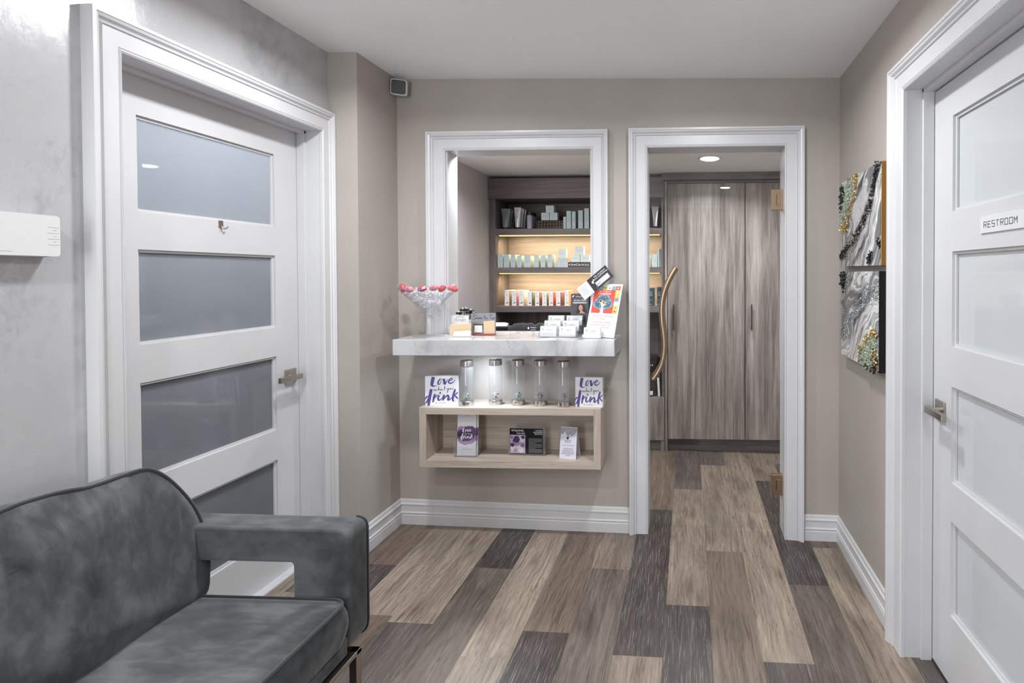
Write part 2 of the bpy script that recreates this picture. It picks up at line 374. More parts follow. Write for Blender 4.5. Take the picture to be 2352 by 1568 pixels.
# pale limed pores, strongest on the dark boards
sep = t.new('ShaderNodeSeparateColor'); t.link(va.outputs['Color'], sep.inputs[0])
pore = t.math('MULTIPLY', t.ramp(t.noise(mp((300, 4.5, 1)), 1.5, 4, 0.65, 0.5), [(0.56, (0, 0, 0, 1)), (0.64, (1, 1, 1, 1))]), t.ramp(sep.outputs[0], [(0.06, (0.55, 0.55, 0.55, 1)), (0.16, (0.06, 0.06, 0.06, 1))]))
base = t.mix(pore, base, (168, 160, 152))
kn = t.new('ShaderNodeTexVoronoi', voronoi_dimensions='2D'); t.link(mp((5.5, 1.5, 1)), kn.inputs['Vector']); kn.inputs['Scale'].default_value = 1.0
base = t.mix(t.ramp(kn.outputs['Distance'], [(0.0, (0.6, 0.6, 0.6, 1)), (0.07, (0.3, 0.3, 0.3, 1)), (0.15, (0, 0, 0, 1))]), base, (70, 58, 50))
t.base(base); t.set(t.p, Roughness=0.36); t.p.inputs['Specular IOR Level'].default_value = 0.45; t.bump(k, 0.12, 0.002)

# ceilings
mm = M(); a, b = XA - .2, XR + .2
mm.add([(a, -2.7, CEIL(a)), (b, -2.7, CEIL(b)), (b, D + .0, CEIL(b)), (a, D + .0, CEIL(a)), (a, -2.7, 2.56), (b, -2.7, 2.56), (b, D, 2.56), (a, D, 2.56)],
       [(0, 3, 2, 1), (4, 5, 6, 7), (0, 1, 5, 4), (1, 2, 6, 5), (2, 3, 7, 6), (3, 0, 4, 7)], M_ceil)
struct(mm, 'ceiling')
mm = M(); mm.box(-1.7, 1.35, D + .14, 4.8, ZB, 2.5, M_ceil); struct(mm, 'ceiling_back_room')

# walls
DY0, DY1, DZ = 1.549, 2.446, 2.078                       # door opening in the silver wall
RY0, RY1, RZ = 1.106, 1.993, 2.07                        # restroom door opening
mm = M(); T_ = 0.14
for y0, y1, z0, z1 in ((-2.7, -2.2, -.1, 2.6), (-2.2, -.5, -.1, .35), (-2.2, -.5, 2.35, 2.6), (-.5, DY0, -.1, 2.6), (DY1, D + .1, -.1, 2.6), (DY0, DY1, DZ, 2.6)): mm.box(XA - T_, XA, y0, y1, z0, z1, M_plaster)
struct(mm, 'wall_left')
mm = M(); mm.box(XA, XL, YA, D + .1, -.1, 2.6, M_taupe); struct(mm, 'wall_left_corner_pier')
mm = M()
for y0, y1, z0, z1 in ((-2.7, RY0, -.1, 2.6), (RY1, D + .1, -.1, 2.6), (RY0, RY1, RZ, 2.6)): mm.box(XR, XR + T_, y0, y1, z0, z1, M_taupe)
struct(mm, 'wall_right')
WX0, WX1, WZ0, WZ1 = -1.322, -0.516, 0.98, 2.077         # pass-through
GX0, GX1, GZ = -0.223, 0.512, 2.079                      # glass door opening
mm = M(); B2 = D + .14
for x0, x1, z0, z1 in ((XL - .2, WX0, -.1, 2.6), (WX0, WX1, -.1, WZ0), (WX0, WX1, WZ1, 2.6), (WX1, GX0, -.1, 2.6), (GX0, GX1, GZ, 2.6), (GX1, 1.4, -.1, 2.6)):
    mm.box(x0, x1, D, B2, z0, z1, M_taupe)
struct(mm, 'wall_back')
# rear wall, and frames of two unseen windows added around the fill lamps
mm = M()
for x0, x1, z0, z1 in ((XA - .2, -1.6, -.1, 2.6), (-.74, XR + .2, -.1, 2.6), (-1.6, -.74, -.1, .38), (-1.6, -.74, 2.32, 2.6)): mm.box(x0, x1, -2.7, -2.6, z0, z1, M_taupe)
struct(mm, 'wall_rear')
mm = M()
for y0, y1, z0, z1 in ((-2.2, -2.14, .35, 2.35), (-.56, -.5, .35, 2.35), (-2.2, -.5, .35, .41), (-2.2, -.5, 2.29, 2.35), (-1.37, -1.33, .35, 2.35)): mm.box(-1.84, -1.76, y0, y1, z0, z1, M_white)
struct(mm, 'added_window_1')
mm = M()
for x0, x1, z0, z1 in ((-1.6, -1.54, .38, 2.32), (-.80, -.74, .38, 2.32), (-1.6, -.74, .38, .44), (-1.6, -.74, 2.26, 2.32)): mm.box(x0, x1, -2.68, -2.62, z0, z1, M_white)
struct(mm, 'added_window_2')
# back-room shell
mm = M(); mm.box(-1.70, -1.588, B2, 4.8, -.1, 2.5, M_backwall); struct(mm, 'wall_back_room_left')
mm = M(); mm.box(1.2, 1.35, B2, 4.8, -.1, 2.5, M_backwall); struct(mm, 'wall_back_room_right')
mm = M(); mm.box(-1.7, 1.35, 4.72, 4.8, -.1, 2.5, M_backwall); struct(mm, 'wall_back_room_end')
# treatment room behind the frosted door
mm = M(); M_dim = paint('treatment room paint', (120, 118, 116))
mm.box(-3.3, -3.2, 0.8, 3.1, -.1, 2.6, M_dim); mm.box(-3.2, XA - T_, 0.8, 0.9, -.1, 2.6, M_dim); mm.box(-3.2, XA - T_, 3.0, 3.1, -.1, 2.6, M_dim); mm.box(-3.3, XA - T_, 0.8, 3.1, 2.5, 2.6, M_dim)
struct(mm, 'wall_treatment_room')

# door casings
PROF = [(0, 0), (0, .013), (.005, .017), (.010, .013), (.013, .016), (.060, .019), (.063, .025), (.068, .020), (.072, .022), (.078, .031), (.086, .034), (.088, .037), (.098, .037), (.099, .034), (.099, 0)]
def casing(name, s0, s1, z0a, z0b, z1, place, k1=1.0, parent=None):
    """place(s, z, thickness) -> world; s runs along the wall"""
    mm = M(); vs = []; n = len(PROF)
    for (sa, sg, zz, kk) in ((s0, -1, z0a, 1.0), (s0, -1, None, 1.0), (s1, 1, None, k1), (s1, 1, z0b, k1)):
        for u, tk in PROF:
            vs.append(place(sa + sg * u * kk, z1 + u if zz is None else zz, tk))
    fs = [(i * n + j, i * n + (j + 1) % n, (i + 1) * n + (j + 1) % n, (i + 1) * n + j) for i in range(3) for j in range(n)] + [list(range(n)), [3 * n + j for j in range(n)]]
    mm.add(vs, fs, M_white); return struct(mm, name, parent=parent, smooth=25)
casing('trim_1', 1.553, 2.441, FLO(XA) - .01, FLO(XA) - .01, 2.075, lambda s, z, q: (XA + q, s, z), 0.62)
casing('trim_2', RY0 + .005, 1.988, FLO(XR) - .01, FLO(XR) - .01, 2.066, lambda s, z, q: (XR - q, s, z))
casing('trim_3', -1.3165, -.5205, 1.07, 1.07, 2.070, lambda s, z, q: (s, D - q, z), .93)
casing('trim_4', -.2185, .507, FLO(-.2) - .005, FLO(.55) - .005, 2.073, lambda s, z, q: (s, D - q, z))

# jamb linings
mm = M()
for a, b in ((DY0 - .001, DY0 + .002), (DY1 - .002, DY1 + .001)): mm.box(XA - T_, XA + .001, a, b, -.02, DZ, M_white)
mm.box(XA - T_, XA + .001, DY0, DY1, DZ - .002, DZ + .001, M_white)
for y0, y1 in ((DY0, DY0 + .012), (DY1 - .012, DY1)): mm.box(-1.842, -1.803, y0, y1, .0, DZ, M_white)
mm.box(-1.842, -1.803, DY0, DY1, DZ - .014, DZ, M_white); mm.box(-1.86, -1.80, DY0, DY1, .02, .045, M_white)
struct(mm, 'trim_5', bevel=.002)
mm = M()
for y0, y1 in ((RY0 - .001, RY0 + .002), (RY1 - .002, RY1 + .001)): mm.box(XR - .001, XR + T_, y0, y1, -.05, RZ, M_white)
mm.box(XR - .001, XR + T_, RY0, RY1, RZ - .002, RZ + .001, M_white)
for y0, y1 in ((RY0, RY0 + .012), (RY1 - .012, RY1)): mm.box(.850, .889, y0, y1, -.05, RZ, M_white)
mm.box(.850, .889, RY0, RY1, RZ - .014, RZ, M_white); struct(mm, 'trim_6', bevel=.002)
mm = M()
for x0, x1 in ((WX0 - .001, WX0 + .004), (WX1 - .004, WX1 + .001)): mm.box(x0, x1, D - .001, B2 + .001, WZ0, WZ1, M_white)
mm.box(WX0, WX1, D - .001, B2 + .001, WZ1 - .004, WZ1 + .001, M_white)
for x0, x1 in ((WX0 + .004, WX0 + .012), (WX1 - .012, WX1 - .004)): mm.box(x0, x1, D + .0, D + .03, 1.08, WZ1, M_white)
struct(mm, 'trim_7')
mm = M()
for x0, x1 in ((GX0 - .001, GX0 + .004), (GX1 - .004, GX1 + .001)): mm.box(x0, x1, D - .001, B2 + .001, -.02, GZ, M_white)
mm.box(GX0, GX1, D - .001, B2 + .001, GZ - .004, GZ + .001, M_white)
struct(mm, 'trim_8')

# skirting boards
SK = [(0, 0), (.016, 0), (.016, .052), (.013, .056), (.016, .062), (.016, .066), (.011, .072), (.011, .104), (.014, .108), (.014, .113), (.009, .118), (.007, .133), (.004, .137), (0, .137)]
def skirting(name, pts, outs):
    mm = M(); n = len(SK); vs = []
    for (x, y), (ox, oy) in zip(pts, outs):
        for u, z in SK: vs.append((x + ox * u, y + oy * u, z + FLO(x) - .002))
    fs = [(i * n + j, i * n + (j + 1) % n, (i + 1) * n + (j + 1) % n, (i + 1) * n + j) for i in range(len(pts) - 1) for j in range(n)] + [list(range(n)), [(len(pts) - 1) * n + j for j in range(n)]]
    mm.add(vs, fs, M_white); struct(mm, name, smooth=20)
skirting('baseboard_left', [(XL, YA), (XL, D), (-.3175, D)], [(1, 0), (1, -1), (0, -1)])
skirting('baseboard_right', [(.606, D), (XR, D), (XR, 2.087)], [(0, -1), (-1, -1), (-1, 0)])
skirting('baseboard_left_front', [(XA, -2.6), (XA, 1.453)], [(1, 0), (1, 0)])

# paneled doors
PZ = [(1.936, 1.613), (1.486, 1.165), (1.036, .706), (.572, .235)]
def handle(parent, sx):
    """square rose and bar lever, local: x out of the door face, y along the lever"""
    mm = M(); mm.box(0, .008 * sx, -.033, .033, -.033, .033, M_nick); o = mm.build('rose', parent, bevel=.0015)
    mm = M(); mm.tube([(0, 0, 0), (sx * .05, 0, 0)], .010, M_nick, 16); mm.build('spindle', parent, smooth=40)
    mm = M(); mm.box(sx * .036, sx * .054, -.115, .015, -.012, .012, M_nick); mm.build('lever', parent, bevel=.002)
def door(name, xf, sg, y0, y1, py0, py1, zt, pane, zs):
    """xf front face, sg +1 when the slab lies towards +x of its face"""
    root = bpy.data.objects.new(name, None); COL.objects.link(root); root['kind'] = 'structure'
    mm = M(); xb = xf + sg * .04; a, b = min(xf, xb), max(xf, xb); z0 = .012 if sg < 0 else -.008
    ys = (y0, py0, py1, y1)
    mm.box(a, b, y0, py0, z0 + (.02 if sg < 0 else 0), zt, M_white); mm.box(a, b, py1, y1, z0 + (.02 if sg < 0 else 0), zt, M_white)
    top = zt
    for pt, pb in zs: mm.box(a, b, py0, py1, pt, top, M_white); top = pb
    mm.box(a, b, py0, py1, z0 + (.02 if sg < 0 else 0), top, M_white)
    mm.build('door_slab', root)
    for pt, pb in zs:
        p = M(); c = xf + sg * .017; p.box(min(c, c + sg * .006), max(c, c + sg * .006), py0 - .004, py1 + .004, pb - .004, pt + .004, pane); po = p.build('pane', root)
        q = M(); e = .010; u = c - sg * .001; u0 = c - sg * .008
        for y_, yy, z_, zz in ((py0, py0 + e, pb + e, pt - e), (py1 - e, py1, pb + e, pt - e), (py0, py1, pb, pb + e), (py0, py1, pt - e, pt)): q.box(min(u, u0), max(u, u0), y_, yy, z_, zz, M_white)
        q.build('glazing_bead', po)
    return root
dl = door('door_1', -1.843, -1, DY0 + .003, DY1 - .003, 1.706, 2.300, 2.070, M_frost, PZ)
h = bpy.data.objects.new('handle', None); COL.objects.link(h); h.parent = dl; h.location = (-1.843, 2.378, .932); handle(h, 1)
dr = door('door_2', .891, 1, RY0 + .003, RY1 - .004, 1.26, 1.850, 2.052, M_frostw, [(1.932, 1.61), (1.474, 1.152), (1.016, .689), (.556, .233)])
h = bpy.data.objects.new('handle', None); COL.objects.link(h); h.parent = dr; h.location = (.891, 1.922, .918); handle(h, -1)

# clear glass door with patch hinges and a wavy pull
gd = bpy.data.objects.new('door_3', None); COL.objects.link(gd); gd['kind'] = 'structure'
GY = 2.925
mm = M(); mm.box(GX0 + .006, GX1 - .010, GY - .005, GY + .005, .008, 2.060, M_glass); mm.build('glass_leaf', gd)
for z in (1.800, .252):
    mm = M(); mm.box(.448, .503, GY - .014, GY + .014, z - .056, z + .056, M_bronze); ho = mm.build('hinge', gd, bevel=.002)
    mm = M(); mm.box(.476, .506, GY - .019, GY - .013, z - .030, z + .030, M_bronze); mm.box(.501, .508, GY - .022, GY + .022, z - .056, z + .056, M_bronze); mm.build('hinge_plate', ho, bevel=.001)
    mm = M(); mm.box(.4735, .476, GY - .0152, GY - .0142, z - .028, z + .028, M_black); mm.build('hinge_slot', ho)
def wave(yoff):
    P = []
    key = [(-.069, 1.434), (-.105, 1.372), (-.133, 1.30), (-.146, 1.22), (-.143, 1.14), (-.134, 1.07), (-.132, 1.0), (-.142, .93), (-.162, .88), (-.193, .832)]
    for i in range(len(key) - 1):
        a, b, c, d = key[max(i - 1, 0)], key[i], key[i + 1], key[min(i + 2, len(key) - 1)]
        for j in range(5):
            q = j / 5; P.append(tuple(.5 * (2 * b[h_] + (c[h_] - a[h_]) * q + (2 * a[h_] - 5 * b[h_] + 4 * c[h_] - d[h_]) * q * q + (-a[h_] + 3 * b[h_] - 3 * c[h_] + d[h_]) * q ** 3) for h_ in range(2)))
    P.append(key[-1]); return [(x, yoff, z) for x, z in P]
for yo in (GY - .055, GY + .055):
    mm = M(); mm.tube(wave(yo), .0145, M_bronze, 16); mm.build('pull_handle', gd, smooth=50)
for z, x in ((1.27, -.139), (.97, -.134)):
    mm = M(); mm.tube([(x, GY - .055, z), (x, GY + .055, z)], .008, M_bronze, 12); mm.build('pull_post', gd, smooth=50)

# recessed ceiling lights
M_glow = plain('lit lamp diffuser', (255, 252, 246), 0.5, emit=30.0)
def downlight(x, y, z, label):
    o = thing('ceiling_light', label, 'ceiling light', (x, y, z), group='recessed ceiling lights')
    mm = M(); mm.lathe([(.062, -.001), (.064, -.004), (.078, -.005), (.082, -.002), (.083, .0)], M_whitegloss, 40); mm.build('trim_ring', o, smooth=40)
    mm = M(); mm.lathe([(0, -.011), (.030, -.0105), (.050, -.008), (.060, -.004), (.062, -.001)], M_glow, 32); mm.build('diffuser', o, smooth=60)
    return o
where = ['above the silver wall door', 'above the middle of the plank floor', 'added over the grey sofa', 'on the restroom side behind the camera', 'at the rear end, sofa side']
for (x, y), w in zip(DOWN, where): downlight(x, y, CEIL(x), 'round recessed ceiling light ' + w)
downlight(0.144, 3.646, ZB, 'round recessed ceiling light in front of the tall cabinets')
downlight(-1.25, 3.14, ZB, 'added unseen ceiling light just inside the pass-through'); downlight(.92, 3.45, ZB, 'added unseen ceiling light at the far side of the tall cabinets')  # both fixtures added where the walls hide them, as back-room fill

# ================================================================ sofa
t = NT('grey velvet'); v1 = t.noise(t.coord((1, 1.2, 1)), 3.4, 4, 0.5, 0.7); v2 = t.noise(t.coord((2, 5, 3), rot=(.5, .3, 0)), 5, 4, 0.6, 0.5)
f = t.math('ADD', t.math('MULTIPLY', v1, .65), t.math('MULTIPLY', v2, .35))
t.base(t.ramp(f, [(0.38, (46, 49, 51)), (0.5, (68, 71, 73)), (0.62, (92, 95, 97))])); t.set(t.p, Roughness=0.85)
t.p.inputs['Sheen Weight'].default_value = 0.3; t.p.inputs['Sheen Roughness'].default_value = 0.4; t.p.inputs['Specular IOR Level'].default_value = 0.15
t.bump(t.noise(t.coord(), 260, 2), 0.05, 0.001); M_velvet = t.m
M_pipe = plain('dark grey piping', (30, 33, 36), 0.8, sheen=0.3)
def catmull(pts, step=5, closed=True):
    out = []; n = len(pts)
    for i in range(n if closed else n - 1):
        if closed: a, b, c, d = pts[i - 1], pts[i], pts[(i + 1) % n], pts[(i + 2) % n]
        else: a, b, c, d = pts[max(i - 1, 0)], pts[i], pts[i + 1], pts[min(i + 2, n - 1)]
        for j in range(step):
            q = j / step; out.append(tuple(.5 * (2 * b[k] + (c[k] - a[k]) * q + (2 * a[k] - 5 * b[k] + 4 * c[k] - d[k]) * q * q + (-a[k] + 3 * b[k] - 3 * c[k] + d[k]) * q ** 3) for k in range(len(b))))
    if not closed: out.append(pts[-1])
    return out
def cushion(name, root, off, outline, O, U, V, bulge, thick, wr, gb, cen, seed, pipe_r=.005, gw=0.0):
    """box cushion: piped front panel given by its outline, gusset behind it"""
    O, U, V = Vector(O), Vector(U).normalized(), Vector(V).normalized(); N = U.cross(V); n = len(outline); R = 22
    mm = M(); mm.T = Matrix.Translation(-Vector(off)); vs = []; cx, cy = cen
    for r in range(1, R + 1):
        q = r / R
        for i, (u, v) in enumerate(outline):
            pu, pv = cx + (u - cx) * q, cy + (v - cy) * q
            h = bulge * (1 - q ** 3.2)
            if wr:
                ang = 2 * PI * i / n
                fold = noise.noise(Vector((math.cos(ang) * 7 + seed, math.sin(ang) * 7, q * 1.3)))
                up_ = max(0, (pv - .20) / .26) if wr > .006 else .15
                h += wr * 2.6 * noise.noise(Vector((pu * 17 + pv * 5, pv * 2.6, seed))) * up_ * (1 - q ** 9) - (0 if wr < .006 else sum(A_ * math.exp(-((pu - c_ + (.46 - pv) * sl) / wd) ** 2) * max(0, min(1, (pv - lo) / .12)) for A_, c_, sl, wd, lo in ((.009, 1.25, -.25, .020, .22), (.007, 1.11, -.12, .024, .20), (.006, 1.37, -.30, .018, .28))) * (1 - q ** 12)) + wr * 1.1 * noise.noise(Vector((pu * 4.5, pv * 5, seed))) * (1 - q ** 9)
            p = O + U * pu + V * pv + N * h; vs.append(tuple(p))
    c0 = len(vs); vs.append(tuple(O + U * cx + V * cy + N * bulge)); base = (R - 1) * n
    fs = [(c0, i, (i + 1) % n) for i in range(n)] + [(r * n + i, (r + 1) * n + i, (r + 1) * n + (i + 1) % n, r * n + (i + 1) % n) for r in range(R - 1) for i in range(n)]
    mid = len(vs)
    for k in range(1, 7):
        q = k / 6
        for i, (u, v) in enumerate(outline):
            e = 1 + gb * math.sin(PI * q) / max(abs(u - cx), abs(v - cy), .05)
            wav = gw * noise.noise(Vector((u * 9, v * 9, k + seed)))
            p = O + U * (cx + (u - cx) * e) + V * (cy + (v - cy) * e + wav) - N * (thick * q); vs.append(tuple(p))
    prev = base
    for k in range(6):
        cur = mid + k * n; fs += [(prev + i, cur + i, cur + (i + 1) % n, prev + (i + 1) % n) for i in range(n)]; prev = cur
    fs.append([prev + i for i in range(n)])
    mm.add(vs, fs, M_velvet); o = mm.build(name, root, smooth=60)
    pp = M(); pp.T = Matrix.Translation(-Vector(off))
    ring = [O + U * u + V * v + N * .001 for u, v in outline]; pp.tube([tuple(p) for p in ring + [ring[0]]], pipe_r, M_pipe, 8, caps=False); pp.build('piping', o, smooth=60)
    return o
SO = (-1.30, .85, .027)
sofa = thing('sofa', 'grey velvet two-seat sofa with piped cushions, open arms and thin metal legs', 'sofa', SO)
def SM():
    q = M(); q.T = Matrix.Translation(-Vector(SO)); return q
def rounded(pts, rads, k=5):
    out = []; n = len(pts)
    for i in range(n):
        p = Vector(pts[i]); a = (Vector(pts[i - 1]) - p).normalized(); b = (Vector(pts[(i + 1) % n]) - p).normalized(); r = rads[i]
        if r == 0: out.append(tuple(p)); continue
        s0, s1 = p + a * r, p + b * r
        for j in range(k + 1):
            q = j / k; out.append(tuple((1 - q) ** 2 * s0 + 2 * q * (1 - q) * p + q * q * s1))
    return out
ARM = rounded([(-1.66, .622), (-1.040, .618), (-1.040, .237), (-1.215, .237), (-1.215, .515), (-1.66, .515)], [.02, .035, .05, .012, .012, .0])
for ya, yy in ((1.570, 1.672), (.02, .018)):
    q = SM(); q.prism(ARM, .10, M_velvet, 'y', ya); o = q.build('arm', sofa, bevel=.042, seg=8, smooth=50)
    for yy in (yy,):
        q = SM(); ring = rounded([(-1.66, .620), (-1.041, .617), (-1.041, .234), (-1.205, .232)], [0, .035, .05, 0])[1:]
        q.tube([(x, yy, z) for x, z in ring], .0042, M_pipe, 8); q.build('piping', o, smooth=60)
cushion('seat_cushion', sofa, SO, rounded([(-1.56, .135), (-1.032, .135), (-1.032, 1.558), (-1.56, 1.558)], [.03, .04, .05, .03], 6), (0, 0, .412), (1, 0, 0), (0, 1, 0), .020, .118, .004, .020, (-1.3, .85), 3)
# densify long straight sides by using more points on the back cushion outline
BC = catmull([(1.562, .0), (1.592, .06), (1.606, .13), (1.604, .20), (1.588, .27), (1.552, .345), (1.512, .402), (1.470, .432), (1.41, .436), (1.33, .437), (1.27, .449), (1.19, .455), (1.12, .452), (1.05, .460), (.95, .470), (.85, .472), (.72, .468), (.6, .462), (.48, .46), (.38, .455), (.3, .446), (.22, .425), (.165, .38), (.125, .28), (.10, .17), (.105, .07), (.14, .0), (.3, -.008), (.5, -.01), (.7, -.01), (.9, -.01), (1.1, -.01), (1.3, -.008), (1.45, -.006)], 4)
BC = [(u - 0, v) for u, v in BC]
lean = Vector((-.085, 0, .43))
cushion('back_cushion', sofa, SO, [(u, v) for u, v in BC], (-1.495, 0, .412), (0, 1, 0), lean, .060, .085, .016, .008, (.85, .22), 11, gw=.004)
q = SM(); q.box(-1.60, -1.040, .12, 1.57, .237, .300, M_velvet); q.build('seat_base', sofa, bevel=.012, seg=3)
q = SM(); q.prism(rounded([(-1.69, .24), (-1.60, .24), (-1.645, .66), (-1.69, .66)], [.0, 0, .02, .02]), 1.53, M_velvet, 'y', .03); q.build('backrest', sofa, bevel=.01)
q = SM()
for a in ((-1.67, -1.025, 1.585, 1.61), (-1.67, -1.025, .07, .095), (-1.05, -1.025, .07, 1.61), (-1.67, -1.645, .07, 1.61)): q.box(a[0], a[1], a[2], a[3], .222, .236, M_nick)
q.build('frame_rail', sofa, bevel=.002)
for x, y in ((-1.0375, 1.5975), (-1.0375, .0825), (-1.6575, 1.5975), (-1.6575, .0825)):
    q = SM(); q.box(x - .0125, x + .0125, y - .0125, y + .0125, FLO(x), .223, M_nick); q.build('leg', sofa, bevel=.002)

# ================================================================ marble counter and what stands on it
CT = 1.077
mm = M(); mm.box(-1.475, -.362, 2.588, D + .0, .997, CT, M_marble); mm.box(WX0 + .013, WX1 - .013, D, 3.005, .997, CT, M_marble)
ctr = mm.build('counter', None, bevel=.003); tag(ctr, 'thick white marble counter with grey veins under the pass-through', 'counter')
o = thing('puck_light', 'small bright puck light under the marble counter', 'light', (-1.080, 2.665, .997))
mm = M(); mm.lathe([(0, -.009), (.03, -.009), (.036, -.006), (.036, 0), (0, 0)], M_whitegloss, 28); mm.build('housing', o, smooth=40)

def on(x, y, z=CT, rz=0.0): return (x, y, z)
# martini glass
mg = thing('martini_glass', 'oversized clear martini glass full of cellophane-wrapped sweets on the counter', 'glass', (-1.356, 2.725, CT))
mm = M(); mm.lathe([(0, 0), (.080, 0), (.081, .003), (.079, .005), (.03, .010), (.018, .014), (.0, .015)], M_acryl, 48); mm.build('foot', mg, smooth=35)
mm = M(); mm.lathe([(.019, .013), (.020, .022), (.014, .026), (.016, .060), (.018, .100), (.016, .112), (.023, .115), (.024, .121), (.018, .125), (.018, .128)], M_acryl, 32); mm.build('stem', mg, smooth=35)
mm = M(); mm.lathe([(.0, .126), (.022, .127), (.060, .165), (.129, .229), (.132, .230), (.131, .234), (.126, .230), (.057, .168), (.0, .131)], M_acryl, 56); mm.build('bowl', mg, smooth=35)
mm = M(); g = random.Random(5)
for i in range(330):
    h = .15 + .085 * g.random() ** .6; R_ = (h - .126) * 1.12 * math.sqrt(g.random()) * .96 + .004; a = g.uniform(0, 2 * PI)
    if g.random() < .35: h = .235 + g.random() * .028 * (1 - R_ / .13)
    c = Vector((R_ * math.cos(a), R_ * math.sin(a), h)); e = [Vector((g.uniform(-1, 1), g.uniform(-1, 1), g.uniform(-1, 1))) * .013 for _ in range(4)]
    mm.add([tuple(c + k) for k in e] + [tuple(c)], [(0, 1, 4), (1, 2, 4), (2, 3, 4)], M_wrap)
mm.T = Matrix.Identity(4)
wr = mm.build('cellophane_wrappers'); wr.location = (-1.356, 2.725, CT); wr['kind'] = 'stuff'; tag(wr, 'crumpled clear cellophane wrappers filling the martini glass', 'wrappers')
C_red = plain('red candy', (206, 36, 54), 0.25, coat=.6); C_pink = plain('pink candy', (226, 116, 128), 0.25, coat=.6); C_lab = plain('lilac candy label', (170, 150, 195), 0.5); C_ink = plain('dark violet print', (62, 50, 96), 0.5)
def candy(dx, zz, m, lab, tilt, k):
    y = -math.sqrt(max(.124 ** 2 - dx ** 2, 0)) if abs(dx) < .124 else 0
    o = thing('wrapped_sweet', lab, 'sweet', (-1.356 + dx, 2.725 + y, CT + zz), group='wrapped sweets around the rim')
    o.rotation_euler = (0, tilt, g.uniform(-.2, .2))
    mm = M(); mm.ball((0, 0, 0), (.0235, .0132, .0150), m, 16, 10); mm.build('sweet', o, smooth=60)
    mm = M(); mm.ball((0, 0, 0), (.0250, .0145, .0165), M_wrap2, 16, 8)
    for sg in (-1, 1):
        vs = [(sg * .022, 0, 0)] + [(sg * (.031 + .005 * (i % 2)), .003 * (i % 2), -.010 + .004 * i) for i in range(6)]
        mm.add(vs, [(0, i, i + 1) for i in range(1, 6)], M_wrap2)
    mm.build('wrapper', o)
    if k:
        mm = M(); fl = Flat(mm, (0, -.0150, 0), (1, 0, 0), (0, 0, 1)); fl.rect(-.010, -.005, .008, .005, C_lab); fl.rect(-.008, .0005, .006, .0032, C_ink, 2); fl.rect(-.007, -.0016, .004, -.0010, C_ink, 2); fl.rect(-.007, -.0036, .003, -.0030, C_ink, 2); mm.build('printed_label', o)
for a in ((-.141, .252, C_red, 'red wrapped sweet at the far left edge of the martini glass rim', .7, 0), (-.116, .250, C_pink, 'pale pink wrapped sweet beside the leftmost red one on the rim', .6, 0),
          (-.094, .258, C_red, 'dark red labelled sweet standing highest on the left of the rim', .9, 1), (-.042, .250, C_pink, 'pink labelled sweet left of the middle of the rim', .2, 1),
          (.028, .252, C_red, 'big red labelled sweet right of the middle of the rim', -.15, 1), (.076, .256, C_pink, 'pink labelled sweet right of the big red one', -.3, 1),
          (.104, .252, C_red, 'red wrapped sweet near the right end of the rim', -.6, 0), (.124, .256, C_pink, 'pink wrapped sweet near the right end of the rim', -.4, 0), (.134, .248, C_red, 'red wrapped sweet hanging over the right end of the rim', .3, 0)):
    candy(*a)

# review card stand
M_inkk = plain('black print', (45, 45, 48), 0.5); M_inkg = plain('grey print', (120, 120, 124), 0.5); M_beige = plain('beige kraft card', (208, 184, 152), 0.7)
o = thing('review_sign', 'clear acrylic stand with white printed review card behind the beige cards', 'sign', (-1.226, 2.80, CT), math.radians(6))
mm = M(); mm.box(-.056, .052, -.002, .002, 0, .108, M_acryl); mm.box(-.056, .052, -.03, .03, 0, .003, M_acryl); mm.build('acrylic_panel', o)
mm = M(); mm.box(-.038, .050, -.0045, -.0025, .004, .104, M_paper); mm.build('printed_card', o)
mm = M(); F = Flat(mm, (.006, -.0046, 0), (1, 0, 0), (0, 0, 1)); F.text('Google', 0, .076, .019, M_inkg)
for i in range(5):
    pts = [((.004 if k % 2 == 0 else .0017) * math.sin(PI * k / 5) + (i - 2) * .0085, (.004 if k % 2 == 0 else .0017) * math.cos(PI * k / 5) + .097) for k in range(10)]; F.poly(pts, M_inkg)
mm.build('lettering', o)
o = thing('card_holder', 'white curved card holder with beige cards in front of the review sign', 'card holder', (-1.186, 2.725, CT), math.radians(5))
mm = M(); mm.box(-.057, .057, -.020, .020, 0, .003, M_whitegloss); mm.prism(rounded([(-.035, 0), (.057, 0), (.057, .034), (-.03, .030)], [0, 0, .006, .008]), .003, M_whitegloss, 'y', -.020); mm.prism(rounded([(-.060, 0), (-.02, 0), (-.02, .032), (-.060, .028)], [0, 0, 0, .01]), .003, M_whitegloss, 'y', .017); mm.build('holder', o, bevel=.001)
o = thing('card_stack', 'stack of blank beige cards in the white curved holder', 'cards', (-1.186, 2.725, CT + .003), math.radians(5))
mm = M(); mm.prism(rounded([(-.053, 0), (.052, 0), (.054, .066), (-.055, .058)], [.003, .003, .008, .008]), .016, M_beige, 'y', -.010); mm.build('cards', o)
